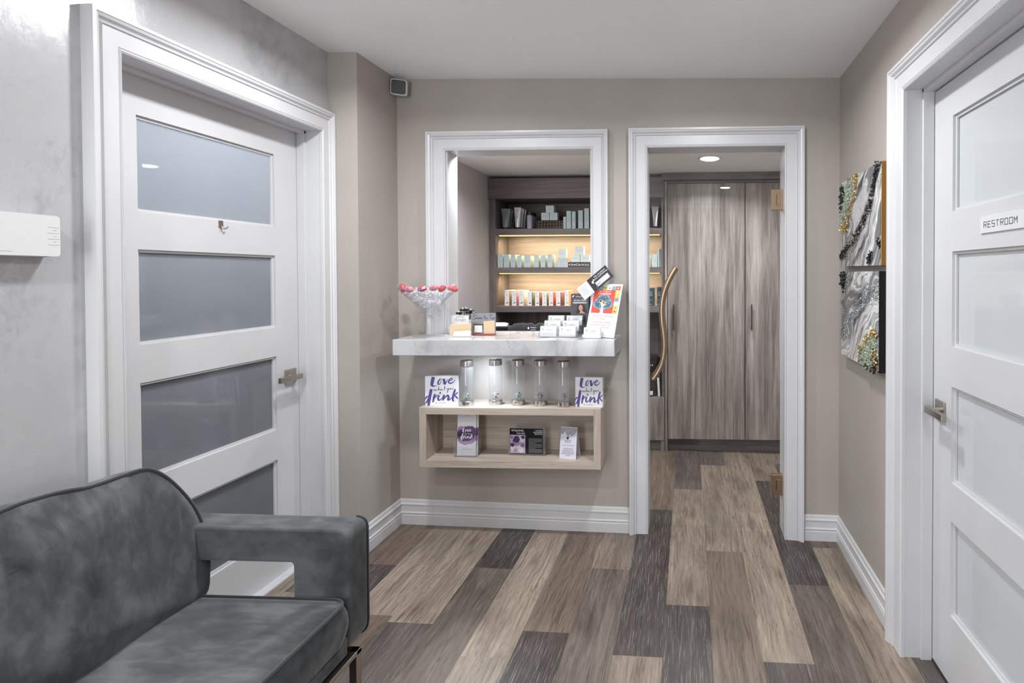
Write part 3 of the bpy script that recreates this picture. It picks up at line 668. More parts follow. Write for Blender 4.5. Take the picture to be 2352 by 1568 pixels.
# flower-topped pens in a cup
o = thing('pen_cup', 'small white pen cup behind the tip sign', 'cup', (-1.225, 2.915, CT)); mm = M(); mm.lathe([(0, 0), (.030, 0), (.034, .075), (.031, .075), (.028, .004), (0, .004)], M_whitegloss, 28); mm.build('cup', o, smooth=40)
M_petal = plain('black satin petals', (26, 26, 28), 0.5)
for i, (dx, dz, w) in enumerate(((-.048, .100, 'leftmost, lowest and widest'), (-.026, .118, 'tallest on the left'), (-.006, .120, 'tallest in the middle'), (.006, .104, 'small and low in the middle'), (.020, .112, 'right of the tallest one'), (.034, .098, 'rightmost'))):
    f_ = thing('flower_pen', 'black flower pen with white bud in the cup, ' + w, 'pen', (-1.225, 2.915, CT + .006), group='flower pens in the cup')
    mm = M(); mm.tube([(dx * .1, 0, 0), (dx * .5, -.004, .06), (dx, -.012 + .01 * (i % 2), dz)], .0022, M_petal, 8); mm.build('pen_barrel', f_)
    mm = M(); c = Vector((dx, -.012, dz))
    for k in range(7):
        a = 2 * PI * k / 7 + i; d_ = Vector((math.cos(a), .5 * math.sin(a), .25)).normalized(); mm.ball(tuple(c + d_ * .010), (.009, .006, .007), M_petal, 8, 6)
    mm.build('flower_head', f_, smooth=60)
    mm = M(); mm.ball(tuple(c + Vector((0, -.004, .010))), .0052, M_whitegloss, 10, 8); mm.build('bud', f_, smooth=60)
# scan-to-tip sign
M_mirror = plain('silver mirror acrylic', (128, 128, 134), 0.3, 0.55); M_rose = plain('rose base', (150, 72, 66), 0.4)
o = thing('tip_sign', 'rounded silver tip sign with handwriting and a beige note on a rose base', 'sign', (-1.096, 2.80, CT), math.radians(3))
mm = M(); mm.prism(rounded([(-.066, .006), (.066, .006), (.066, .118), (-.066, .116)], [.004, .004, .008, .008]), .003, M_mirror, 'y', -.001); mm.build('silver_panel', o)
mm = M(); mm.box(-.066, .064, -.022, .018, 0, .006, M_rose); mm.build('base', o, bevel=.001)
mm = M(); F = Flat(mm, (0, -.0012, 0), (1, 0, 0), (0, 0, 1), .0006); k = .00055
def ln(pts, w=.0021): F.stroke([(a, b, w) for a, b in pts], M_inkk)
ln([(-.035, .104), (-.044, .108), (-.053, .103), (-.046, .096), (-.040, .090), (-.050, .083), (-.057, .088)]); ln([(-.030, .092), (-.036, .092), (-.037, .087), (-.030, .088), (-.027, .092)])
ln([(-.021, .093), (-.026, .090), (-.022, .086), (-.018, .092), (-.016, .087), (-.012, .093), (-.009, .087), (-.006, .092)]); ln([(.008, .105), (.007, .092), (.009, .087), (.014, .090)]); ln([(.003, .098), (.012, .098)]); ln([(.019, .092), (.015, .089), (.018, .086), (.021, .090), (.018, .093)])
ln([(.030, .106), (.040, .108), (.054, .107)]); ln([(.042, .107), (.039, .095), (.040, .086)]); ln([(.047, .095), (.046, .087), (.050, .088)]); ln([(.054, .095), (.052, .076)]); ln([(.054, .094), (.061, .094), (.059, .088), (.054, .088)])
mm.build('handwriting', o)
mm = M(); mm.box(-.046, -.004, -.0055, -.0015, .014, .052, M_paper); mm.box(-.050, -.002, -.0035, -.0012, .030, .058, M_black); mm.build('blank_white_tile', o, bevel=.0006)
mm = M(); mm.prism([(.005, .007), (.062, .008), (.062, .078), (.003, .074)], .003, M_beige, 'y', -.005); mm.build('beige_note', o)

# business cards on clear tiered racks
def cards(x, y, z, label, w=.084, tk=.022, nm=0):
    o = thing('business_cards', label, 'cards', (x, y, z), group='business cards on the counter')
    mm = M(); mm.prism([(0, 0), (tk, 0), (tk + .010, .051), (.010, .051)], w, M_paper, 'x', -w / 2); mm.build('card_stack', o)
    mm = M(); U = Vector((1, 0, 0)); V = Vector((0, .010, .051)); F = Flat(mm, (0, 0, 0), U, V, .0003)
    F.disc(-w * .34, .039, .0024, M_inkk, n=12, sy=1.1); F.disc(-w * .30, .0425, .0008, M_inkk, n=6); F.text('Advanced', -w * .34, .031, .0040, M_inkg); F.text('Wellness', -w * .34, .027, .0040, M_inkg)
    F.rect(-.008, .0345, .020, .0360, M_inkg); F.rect(-.014, .0305, .026, .0313, M_inkg); F.rect(-.006, .0255, .018, .0262, M_inkg); F.rect(-.024, .0150, .026, .0158, M_inkg)
    mm.build('print', o)
o = thing('card_rack', 'clear acrylic tiered rack holding six stacks of business cards', 'rack', (-.672, 2.72, CT))
mm = M()
for r, (yy, zz) in enumerate(((-.018, .004), (.052, .026), (.122, .048))):
    mm.box(-.098 + .004 * r, .100 + .006 * r, yy, yy + .042, zz - .003, zz, M_acryl); mm.box(-.098, .100, yy - .004, yy - .002, zz - .003, zz + .020, M_acryl); mm.box(-.098, .100, yy + .040, yy + .042, zz - .003, zz + .052, M_acryl)
    for xx in (-.098, .000, .098): mm.box(xx, xx + .002, yy - .004, yy + .042, zz - .003, zz + .030, M_acryl)
mm.box(-.104, .106, -.026, .17, 0, .002, M_acryl)
for xx in (-.100, .102): mm.box(xx, xx + .002, .05, .17, .002, .045, M_acryl)
mm.build('rack_body', o)
for r, (yy, zz, nm) in enumerate(((-.018, .004, 'front'), (.052, .026, 'middle'), (.122, .048, 'back'))):
    for cx_, sd in ((-.049, 'left'), (.050, 'right')):
        cards(-.672 + cx_ + .003 * r, 2.72 + yy, CT + zz, 'white business cards in the %s row of the clear rack, %s stack' % (nm, sd))
o = thing('card_tray', 'small clear tray of business cards in front of the holiday poster', 'tray', (-.486, 2.655, CT)); mm = M()
for b in ((-.047, .047, -.006, .032, 0, .003), (-.047, .047, -.006, -.004, 0, .020), (-.047, .047, .030, .032, 0, .030), (-.047, -.045, -.006, .032, 0, .022), (.045, .047, -.006, .032, 0, .022)): mm.box(*b, M_acryl)
mm.build('tray_body', o); cards(-.486, 2.655, CT + .003, 'white business cards in the single clear tray before the poster')

# service menu brochures
M_dark = plain('charcoal printed card', (46, 45, 52), 0.35); M_whi = plain('white print', (238, 238, 240), 0.5); M_skin = plain('printed skin tone', (214, 150, 122), 0.5); M_hair = plain('printed dark hair', (24, 20, 24), 0.5); M_lip = plain('printed lips', (170, 66, 66), 0.5)
o = thing('brochure_stand', 'clear acrylic stand holding the dark service menu brochures', 'stand', (-.600, 2.905, CT)); mm = M()
mm.box(-.055, .062, -.012, -.010, 0, .06, M_acryl); mm.box(-.055, .062, -.012, .075, 0, .003, M_acryl); mm.prism([(.060, 0), (.062, 0), (.092, .16), (.090, .16)], .117, M_acryl, 'x', -.055); mm.build('stand_body', o)
for i in range(4):
    o = thing('brochure', ('dark service menu brochure with a portrait, frontmost in its stand' if i == 0 else 'dark service menu brochure tucked behind the frontmost one'), 'brochure', (-.601 + .004 * i, 2.905 + .016 * i, CT + .003), group='service menu brochures')
    mm = M(); mm.prism([(0, 0), (.003, 0), (.026, .212), (.023, .212)], .100, M_dark, 'x', -.050); mm.build('leaflet', o)
    if i: continue
    mm = M(); U = Vector((1, 0, 0)); V = Vector((0, .023, .212)); F = Flat(mm, (0, 0, 0), U, V, .0004)
    F.text('AdvancedWellness', .010, .196, .0086, M_whi); F.disc(-.038, .1985, .0045, M_whi); F.disc(-.034, .2035, .0022, M_whi); F.disc(-.036, .1975, .0020, M_dark, 2)
    F.text('Aesthetics', .012, .1885, .006, M_inkg, slant=.3); F.text('Service Menu', 0, .174, .0125, M_whi, slant=.35)
    for v_ in (.1665, .1635, .1605): F.rect(-.038, v_, .040, v_ + .0014, M_whi)
    F.poly([(-.008, .158), (.012, .160), (.026, .150), (.032, .132), (.040, .118), (.048, .106), (-.02, .106), (-.014, .13), (-.014, .145)], M_hair)
    F.poly([(.000, .106), (.004, .122), (.016, .120), (.020, .114), (.034, .106)], M_skin, 2); F.disc(.006, .136, .0115, M_skin, 3, 20, 1.45)
    F.stroke([(.001, .142, .001), (.004, .143, .0014), (.006, .142, .001)], M_hair, 4); F.stroke([(.010, .143, .001), (.013, .144, .0014), (.015, .143, .001)], M_hair, 4); F.stroke([(.0065, .140, .0006), (.005, .134, .001), (.0075, .133, .0006)], plain('printed shade', (170, 108, 86)), 4); F.stroke([(.003, .1285, .0008), (.006, .1290, .002), (.010, .1288, .0008)], M_lip, 4)
    mm.build('print', o)

# holiday poster on a slanted acrylic easel
M_pred = plain('poster red', (226, 78, 62), 0.5); M_pblue = plain('poster blue', (118, 158, 178), 0.5); M_pgrn = plain('poster olive', (190, 192, 100), 0.5); M_pyel = plain('poster yellow', (226, 190, 96), 0.5); M_pbrn = plain('poster brown', (140, 84, 56), 0.5); M_pcr = plain('poster cream', (240, 236, 214), 0.5); M_ppink = plain('poster rose lettering', (205, 120, 128), 0.5)
PYW = math.radians(-27)
o = thing('holiday_poster', 'white holiday raffle poster with red tree picture on a slanted clear easel', 'poster', (-.457, 2.700, CT), PYW)
HW, HH, LN = .092, .284, math.radians(17)
mm = M(); V3 = Vector((0, math.sin(LN), math.cos(LN))); N3 = Vector((0, -math.cos(LN), math.sin(LN)))
def slab(mm, u0, u1, v0, v1, d0, d1, m):
    vs = [tuple(Vector((u, 0, 0)) + V3 * v + N3 * d) for u in (u0, u1) for v in (v0, v1) for d in (d0, d1)]
    mm.add(vs, [(0, 1, 3, 2), (4, 6, 7, 5), (0, 4, 5, 1), (2, 3, 7, 6), (0, 2, 6, 4), (1, 5, 7, 3)], m)
slab(mm, -HW - .002, HW + .002, 0, HH + .002, -.004, -.0015, M_acryl); mm.box(-HW, HW, -.004, .090, 0, .0025, M_acryl); mm.build('easel', o)
mm = M(); slab(mm, -HW, HW, .003, HH, -.0012, .0002, M_paper); mm.build('sheet', o)
mm = M(); F = Flat(mm, Vector((0, 0, 0)) + N3 * .0002, (1, 0, 0), V3, .0004)
a0, a1, b0, b1 = -HW + .012, HW - .010, .128, .272
F.rect(a0, b0, a1, b1, M_pred)
tc = [M_pyel, M_pblue, M_pgrn, M_pcr, M_pblue, M_pred]; w_ = (a1 - a0) / 6
for i in range(6): F.rect(a0 + i * w_, b1 - .020, a0 + (i + 1) * w_, b1, tc[i], 2)
rc = [M_pgrn, M_pyel, M_pcr, M_pblue, M_pgrn, M_pyel]; h_ = (b1 - .020 - b0) / 6
for i in range(6): F.rect(a1 - w_, b0 + i * h_, a1, b0 + (i + 1) * h_, rc[i], 2)
for (u, v, m) in ((a0 + 2.5 * w_, b1 - .010, M_pbrn), (a0 + 3.5 * w_, b1 - .010, M_pbrn), (a0 + 5.5 * w_, b1 - .010, M_pcr), (a0 + 1.5 * w_, b1 - .010, M_pcr), (a1 - w_ / 2, b1 - .031, M_pcr), (a1 - w_ / 2, b0 + 3.5 * h_, M_pred), (a1 - w_ / 2, b0 + 1.5 * h_, M_pblue), (a1 - w_ / 2, b0 + .5 * h_, M_pbrn)): F.disc(u, v, .0055, m, 3, 10, .7)
tx = (a0 + a1 - w_) / 2; ty = b0 + .052
for i, (dx, dy, rr_) in enumerate(((0, .012, .034), (-.028, .004, .026), (.028, .004, .026), (-.045, -.006, .017), (.045, -.006, .017), (-.015, .018, .026), (.015, .018, .026), (0, -.006, .034), (-.03, -.014, .015), (.03, -.014, .015))): F.disc(tx + dx, ty + dy, rr_, M_pblue, 3, 20)
F.poly([(tx - .012, b0), (tx + .012, b0), (tx + .005, b0 + .028), (tx - .005, b0 + .028)], M_whi, 4)
for sg in (-1, 1):
    for q_ in (.4, 1, 1.7): F.stroke([(tx, b0 + .026, .003), (tx + sg * .010 * q_, ty + .002, .0016), (tx + sg * .022 * q_, ty + .024 - .012 * q_, .0006)], M_whi, 4)
for i in range(13): F.disc(tx + .046 * math.cos(i * 2.4) * ((i % 4 + 2) / 5), ty + .006 + .026 * math.sin(i * 2.4) * ((i % 3 + 2) / 4), .0022, M_pyel, 5, 8, 1.4)
F.poly([(tx - .016, ty + .006), (tx - .008, ty + .013), (tx + .006, ty + .010), (tx + .020, ty - .008), (tx + .006, ty - .010), (tx - .006, ty - .004)], M_pcr, 6); F.poly([(tx - .006, ty + .010), (tx + .006, ty + .008), (tx + .016, ty - .006), (tx + .002, ty - .002)], M_pbrn, 7); F.disc(tx - .013, ty + .010, .0045, M_hair, 7, 10)
for i in range(26): F.disc(a0 + .004 + (a1 - a0 - w_ - .008) * ((i * 37) % 26) / 26, b0 + .004 + .085 * ((i * 17) % 26) / 26, .0010, M_whi, 2.5, 6)
F.text('The 12 days of', tx, b1 - .031, .0125, M_whi, 4); F.text('Christmas', tx, b1 - .046, .0200, M_whi, 4)
F.text('HOLIDAY SPA HYDRAFACIAL', 0, .110, .0098, M_ppink); F.text('RAFFLE!', 0, .094, .0105, M_ppink)
F.text('Purchase a gift card between', 0, .077, .0095, M_ppink); F.text('Thanksgiving and December 21 and be', 0, .064, .0082, M_ppink); F.text('Free Deluxe', .030, .051, .0090, M_ppink); F.text('!', .012, .038, .0090, M_ppink)
mm.build('print', o)

# gift certificate leaning out of the stand
o = thing('gift_certificate', 'tilted black and white gift certificate card above the service menu', 'card', (-.511, 2.765, 1.337)); o.rotation_euler = (math.radians(-8), math.radians(-39), math.radians(-6))
mm = M(); k_ = .82; mm.box(-.084 * k_, .0, -.0007, .0007, -.046 * k_, .046 * k_, M_paper); mm.box(.0, .158 * k_, -.0007, .0007, -.046 * k_, .046 * k_, M_dark); mm.build('folded_card', o)
mm = M(); mm.T = Matrix.Scale(.82, 4); F = Flat(mm, (.012, -.0012, 0), (1, 0, 0), (0, 0, 1), .0004); F.rect(.024, -.034, .128, -.002, M_paper)
F.text('Gift Certificate', .082, .026, .0150, M_whi, 2, slant=.4); F.text('AdvancedWellness', .084, .012, .0150, M_whi, 2); F.text('Aesthetics', .086, .002, .009, M_inkg, 2, slant=.3)
F.disc(.016, .010, .008, M_whi, 2, 14, 1.15); F.disc(.027, .020, .0045, M_whi, 2); F.disc(.022, .007, .003, M_dark, 3)
for i in range(7): F.stroke([(.012, -.044, .001), (.020 + .004 * i, -.030 + .002 * i, .0014), (.028 + .006 * i, -.012 - .003 * i, .0005)], M_inkg, 3)
for i in range(3): F.rect(.060, -.012 - .008 * i, .092, -.0112 - .008 * i, M_inkg, 2)
for i in range(6): F.rect(-.080, .026 - .010 * i, (-.040 if i else -.030), .027 - .010 * i, M_inkg)
mm.build('print', o)

# ================================================================ wall shelf and what stands in and on it
SX0, SX1, SY0, SZ0, SZ1 = -1.377, -.443, 2.656, .416, .722
sh = thing('wall_shelf', 'pale oak box shelf hung on the wall under the marble counter', 'shelf', (-.91, D, SZ0))
def LM(loc, rz=0):
    q = M(); q.T = (Matrix.Translation(loc) @ Matrix.Rotation(rz, 4, 'Z')).inverted(); return q
SL = (-.91, D, SZ0)
for n_, b, m in (('side_panel', (SX0, SX0 + .036, SY0, D - .001, SZ0, SZ1), M_shelfz), ('side_panel', (SX1 - .036, SX1, SY0, D - .001, SZ0, SZ1), M_shelfz), ('top_panel', (SX0 + .036, SX1 - .036, SY0, D - .001, SZ1 - .035, SZ1), M_shelf),
                 ('bottom_panel', (SX0 + .036, SX1 - .036, SY0, D - .001, SZ0, SZ0 + .037), M_shelf), ('back_panel', (SX0 + .036, SX1 - .036, D - .012, D - .001, SZ0 + .037, SZ1 - .035), M_shelf)):
    q = LM(SL); q.box(*b, m); q.build(n_, sh, bevel=.0006)

# brush lettering traced on a 0..1 square
def u_(p): return ((p[0] - 330) / 1215, 1 - (p[1] - 150) / 1195, p[2] / 1215)
BR_BIG = [[(640, 175, 128), (615, 290, 125), (590, 420, 118), (585, 500, 105), (625, 548, 62), (690, 552, 34), (790, 525, 8)],
          [(950, 255, 12), (890, 272, 36), (835, 340, 56), (805, 430, 58), (838, 492, 44), (888, 450, 28), (912, 360, 22), (950, 305, 22), (1010, 285, 34)],
          [(1030, 262, 86), (1033, 360, 92), (1050, 475, 80), (1105, 410, 44), (1140, 340, 30), (1165, 275, 12)],
          [(1205, 355, 22), (1275, 340, 34), (1325, 300, 36), (1325, 262, 40), (1275, 262, 42), (1220, 320, 52), (1195, 395, 58), (1240, 458, 54), (1330, 438, 42), (1415, 360, 22), (1455, 285, 5)],
          [(560, 670, 96), (520, 880, 112), (480, 1130, 108), (455, 1340, 92)], [(450, 955, 44), (385, 990, 62), (345, 1050, 50), (328, 1110, 30)], [(335, 1262, 20), (400, 1170, 56), (455, 1040, 50)],
          [(692, 870, 66), (655, 1000, 80), (635, 1120, 72), (618, 1210, 50)], [(660, 1060, 30), (735, 960, 46), (825, 888, 8)],
          [(850, 930, 62), (808, 1030, 74), (820, 1120, 72), (885, 1120, 42), (975, 1020, 20)], [(1030, 920, 72), (1000, 1040, 84), (985, 1155, 60)], [(1010, 1110, 26), (1090, 1000, 48), (1165, 950, 66), (1190, 1030, 80), (1172, 1130, 74), (1235, 1115, 46), (1320, 1030, 22)],
          [(1440, 705, 66), (1395, 850, 84), (1358, 1010, 84), (1345, 1120, 78), (1362, 1180, 60), (1400, 1185, 20)], [(1400, 985, 36), (1470, 905, 48), (1545, 820, 36)], [(1435, 985, 56), (1490, 1050, 58), (1535, 1098, 50)]]
BR_SM = [[(665, 680, 22), (658, 725, 24), (700, 712, 14), (718, 690, 16), (718, 732, 22), (760, 712, 12), (778, 680, 8)], [(842, 570, 22), (826, 650, 24), (812, 738, 22)], [(818, 715, 12), (852, 685, 16), (880, 685, 18), (874, 725, 20), (905, 720, 10)],
         [(955, 680, 14), (925, 692, 18), (920, 722, 18), (950, 706, 14), (962, 722, 18), (990, 718, 8)], [(1058, 570, 28), (1046, 650, 26), (1038, 738, 20)], [(1026, 642, 8), (1052, 636, 12), (1082, 630, 6)], [(1125, 650, 14), (1128, 690, 16), (1160, 692, 12), (1190, 650, 12)], [(1188, 655, 20), (1168, 760, 28), (1148, 850, 24)],
         [(1255, 660, 14), (1222, 680, 16), (1228, 712, 14), (1262, 695, 14), (1258, 662, 12)], [(1290, 655, 14), (1282, 700, 16), (1325, 695, 14), (1345, 650, 14), (1345, 700, 16), (1392, 665, 6)]]
M_vio = plain('violet brush ink', (82, 66, 128), 0.5); M_vio2 = plain('dark violet ink', (52, 44, 86), 0.5)
def brush(F, W_, H_, m, m2, dot=True, clip=None):
    for st in BR_BIG: F.stroke([(a * W_, b * H_, c * W_) for a, b, c in map(u_, st)], m, clip=clip)
    for st in BR_SM: F.stroke([(a * W_, b * H_, c * W_) for a, b, c in map(u_, st)], m2, clip=clip)
    u, v, _ = u_((885, 840, 0)); F.disc(u * W_, v * H_, .031 * W_, m, n=14)
def love_sign(x, y, rz, W_, H_, label):
    o = thing('drink_sign', label, 'sign', (x, y, SZ1), rz, group='violet brush lettered signs')
    mm = M(); mm.box(0, W_, 0, .028, 0, H_, M_paper); mm.build('block', o, bevel=.001)
    mm = M(); F = Flat(mm, (0, 0, 0), (1, 0, 0), (0, 0, 1)); brush(F, W_, H_, M_vio, M_vio2, clip=(.001, .001, W_ - .001, H_ - .001))
    F.text('VITAJUWEL', W_ * .52, H_ * .065, .0075, M_inkg); F.disc(W_ * .33, H_ * .085, .0035, M_inkg, n=4); mm.build('brush_lettering', o)
love_sign(-1.361, 2.688, math.radians(12), .163, .152, 'white block with violet brush lettering at the lit end of the oak shelf')
love_sign(-.580, 2.698, math.radians(-5), .143, .153, 'white block with violet brush lettering at the shaded end of the oak shelf')

# crystal water bottles
GEM = {k: plain('gem ' + k, c, 0.12, coat=.5) for k, c in dict(green=(30, 52, 46), clear=(215, 218, 222), red=(150, 50, 46), sage=(120, 150, 132), brown=(66, 52, 48), violet=(96, 80, 104), black=(32, 30, 34), grey=(168, 170, 176)).items()}
M_ribbon = plain('white ribbon', (230, 230, 228), 0.6)
def bottle(x, y, gems, label, loop):
    o = thing('water_bottle', label, 'bottle', (x, y, SZ1), group='crystal water bottles')
    mm = M(); mm.lathe([(0, 0), (.0335, 0), (.0345, .001), (.0345, .024), (.0335, .025), (0, .025)], M_steel, 40); mm.build('base_cap', o, smooth=40)
    mm = M(); mm.lathe([(.0315, .025), (.0325, .032), (.0325, .192), (.028, .203), (.027, .210)], M_bottle, 40); mm.build('glass_body', o, smooth=50)
    mm = M(); mm.lathe([(0, .233), (.031, .233), (.0325, .2315), (.0325, .205), (.031, .2045), (0, .2045)], M_steel, 40); mm.build('lid', o, smooth=40)
    mm = M(); mm.lathe([(.0195, .026), (.020, .050), (.0165, .060), (.009, .066), (0, .068)], M_bottle, 28); pod = mm.build('crystal_pod', o, smooth=50)
    mm = M(); gg = random.Random(label)
    for i in range(34):
        a = gg.uniform(0, 2 * PI); r_ = .0135 * math.sqrt(gg.random()); z_ = .031 + .030 * gg.random()
        if z_ > .055: r_ *= .6
        m = GEM[gems[int((a / (2 * PI)) * len(gems) * .999 + (z_ > .047)) % len(gems)]]
        mm.shard((r_ * math.cos(a), r_ * math.sin(a), z_), .0042, m, gg.random())
    mm.build('gemstones', pod)
    if loop:
        mm = M(); mm.tube([(-.020, 0, .232), (-.012, -.004, .238), (.0, -.006, .236), (.012, -.004, .241), (.022, 0, .237)], .0022, M_ribbon, 8, flat=.4); mm.build('ribbon', o, smooth=60)
bottle(-1.150, 2.712, ['green', 'green', 'clear', 'green', 'sage'], 'clear water bottle with dark green stones, nearest the lit block sign', 0)
bottle(-1.011, 2.745, ['clear', 'red', 'grey', 'clear', 'red'], 'clear water bottle with red and clear stones', 1)
bottle(-.890, 2.742, ['sage', 'green', 'clear', 'sage'], 'clear water bottle with pale and dark green stones, middle of the row', 0)
bottle(-.770, 2.735, ['brown', 'black', 'grey', 'brown'], 'clear water bottle with brown black stones', 0)
bottle(-.643, 2.712, ['violet', 'black', 'grey', 'violet'], 'clear water bottle with violet grey stones, beside the shaded block sign', 1)

# leaflets inside the shelf
IZ = SZ0 + .037
o = thing('leaflet_holder', 'clear acrylic holder with tall leaflets inside the oak shelf', 'holder', (-1.160, 2.735, IZ)); mm = M()
for b in ((-.060, .060, -.030, .030, 0, .003), (-.060, .060, -.030, -.028, 0, .085), (-.060, -.058, -.030, .03, 0, .085), (.058, .060, -.030, .03, 0, .085), (-.060, .060, .028, .030, 0, .12)): mm.box(*b, M_acryl)
mm.build('holder_body', o)
M_wash = plain('violet watercolour', (96, 64, 112), 0.6); M_wash2 = plain('pale violet watercolour', (158, 130, 172), 0.6); M_wash3 = plain('deep violet watercolour', (56, 34, 76), 0.6)
for i in range(3):
    o = thing('leaflet', 'tall white leaflet with violet watercolour blot, front of its holder' if i == 0 else 'tall white leaflet just behind the front one in its holder', 'leaflet', (-1.160 + (.008 if i % 2 else 0), 2.720 + .010 * i, IZ + .003), group='tall leaflets in the shelf')
    mm = M(); mm.prism([(0, 0), (.0015, 0), (.0165, .224), (.015, .224)], .100, M_paper, 'x', -.050); mm.build('sheet', o)
    mm = M(); F = Flat(mm, (0, 0, 0), (1, 0, 0), (0, .015, .224), .0003); cl = (-.0498, .002, .0498, .222)
    def blob(u, v, r, m, k, sd, sy=.75):
        gq = random.Random(sd); F.poly([(min(max(u + r * (1 + .10 * gq.uniform(-1, 1)) * math.cos(2 * PI * j / 36), cl[0]), cl[2]), v + sy * r * (1 + .10 * gq.uniform(-1, 1)) * math.sin(2 * PI * j / 36)) for j in range(36)], m, k)
    blob(0, .104, .056, M_wash2, 1, 1, .86); blob(.016, .122, .040, M_wash, 2, 2); blob(-.004, .108, .050, M_wash, 3, 3, .66); blob(-.008, .108, .040, M_wash3, 4, 4, .5); blob(-.030, .138, .018, M_wash2, 1.5, 5)
    if i == 0:
        F.text('VITAJUWEL', 0, .203, .006, M_inkg); F.disc(0, .213, .004, M_inkg, n=4); F.rect(-.026, .031, .026, .0322, M_inkg); F.rect(-.008, .0350, .008, .0358, M_inkg)
        F2 = Flat(mm, (-.033, 0, .0), (1, 0, 0), (0, .015, .224), .0003); F2.O = F2.O + F2.V * .078 + Vector((0, 0, 0)); F2.k = 6; brush(F2, .066, .064, M_whi, M_whi)
    mm.build('print', o)
o = thing('framed_info_card', 'black framed crystal info card in clear acrylic inside the oak shelf', 'card', (-.848, 2.745, IZ), math.radians(-2)); mm = M()
mm.box(-.100, .100, -.002, .001, .0, .150, M_acryl); mm.box(-.100, .100, -.002, .045, 0, .003, M_acryl); mm.tube([(.094, 0, .006), (.112, .05, .004)], .003, M_nick, 8); mm.build('acrylic_frame', o)
mm = M(); mm.box(-.090, .087, -.0035, -.0021, .010, .142, M_black); mm.build('card', o)
mm = M(); F = Flat(mm, (0, -.0036, 0), (1, 0, 0), (0, 0, 1), .0003); M_am = [plain('amethyst tone %d' % i, c, .5) for i, c in enumerate(((176, 160, 178), (60, 38, 84), (204, 192, 204), (128, 104, 142), (150, 130, 156)))]
F.rect(-.088, .012, -.006, .108, M_am[0])
for i, (u, v, r, c) in enumerate(((-.07, .04, .016, 2), (-.03, .03, .018, 2), (-.05, .062, .016, 4), (-.02, .055, .013, 3), (-.075, .055, .012, 1), (-.055, .082, .019, 1), (-.020, .085, .014, 2), (-.06, .022, .012, 4), (-.018, .100, .010, 1), (-.042, .045, .010, 2), (-.08, .095, .008, 3))):
    F.disc(min(max(u, -.086 + r), -.008 - r), min(max(v, .014 + r), .106 - r), r, M_am[c], 2 + i * .2, 7, 1, .2, i)
F.text('VITAJUWEL', -.047, .126, .0135, M_whi); F.text('WELLNESS', -.030, .113, .0095, M_whi); F.text('CALMING', .066, .129, .0085, M_whi); F.text('BALANCING', .062, .120, .0085, M_whi); F.text('RELAXING', .064, .111, .0085, M_whi)
for i in range(14): F.rect(.012, .088 - .0055 * i, (.083 if i % 5 != 4 else .05), .0903 - .0055 * i, M_inkg)
mm.build('print', o)
# glitter tent card
t = NT('silver glitter print'); vv = t.new('ShaderNodeTexVoronoi'); t.link(t.coord(), vv.inputs['Vector']); vv.inputs['Scale'].default_value = 700
t.base(t.ramp(t.noise(t.coord(), 900, 1), [(0.4, (90, 88, 92)), (0.52, (150, 148, 152)), (0.62, (230, 230, 234))])); t.set(t.p, Roughness=.35, Metallic=.4); M_glit = t.m; M_lil = plain('pale lilac card', (206, 204, 218), 0.45)
o = thing('tent_card', 'folded lilac tent card with dripping silver glitter inside the oak shelf', 'card', (-.622, 2.700, IZ), math.radians(-9))
mm = M(); mm.prism([(0, 0), (.0012, 0), (.0232, .158), (.022, .158)], .090, M_lil, 'x', -.045); mm.prism([(.066, 0), (.0672, 0), (.0245, .158), (.0233, .158)], .090, M_lil, 'x', -.045); mm.build('folded_card', o)
mm = M(); F = Flat(mm, (0, 0, 0), (1, 0, 0), (0, .022, .158), .0004)
F.poly([(-.045, .157), (-.045, .085), (-.041, .128), (-.034, .120), (-.026, .128), (-.020, .138), (-.014, .124), (-.006, .112), (.002, .116), (.010, .124), (.016, .112), (.024, .118), (.034, .124), (.040, .136), (.045, .14), (.045, .157)][::-1], M_glit)
F.disc(-.004, .104, .006, M_inkk, 2, 12, 1.3); F.disc(.005, .112, .0022, M_inkk, 2); F.text('Advanced', -.003, .089, .0090, M_inkk); F.text('Wellness', -.003, .081, .0090, M_inkk); F.text('GREAT GIFT IDEAS!', 0, .065, .0072, M_inkg)
for i, tx_ in enumerate(('CRYSTAL GEM', 'WATER BOTTLES', 'PURE INTENTION', 'WATER DROPS GIFT', 'CARDS!')): F.text(tx_, 0, .048 - .0085 * i, .0078, M_inkk)
mm.build('print', o)

# ================================================================ things on the walls
o = thing('wall_control', 'white rounded control box on the silver plaster wall', 'control', (XA, 1.27, 1.45))
mm = M(); mm.prism(rounded([(-.145, 0), (.094, 0), (.094, .108), (-.145, .108)], [.010] * 4, 6), .028, M_whitegloss, 'x', .012); mm_c = mm
mm = M(); mm.prism(rounded([(-.141, -.002), (.090, -.002), (.090, .104), (-.141, .104)], [.008] * 4), .014, M_whitegloss, 'x', 0); mm.build('back_plate', o, bevel=.002)
mm = mm_c; M_groove = plain('shallow groove', (176, 178, 180), 0.5)
for i in range(4): mm.box(.0395, .0404, .066, .0915, .030 + .0155 * i, .0310 + .0155 * i, M_groove)
mm.box(.0395, .0404, -.045, -.010, .010, .0110, M_groove)
for z in (.0380, .0535, .069): mm.box(.0395, .0403, .078, .086, z, z + .0012, M_groove)
mm.build('cover', o)

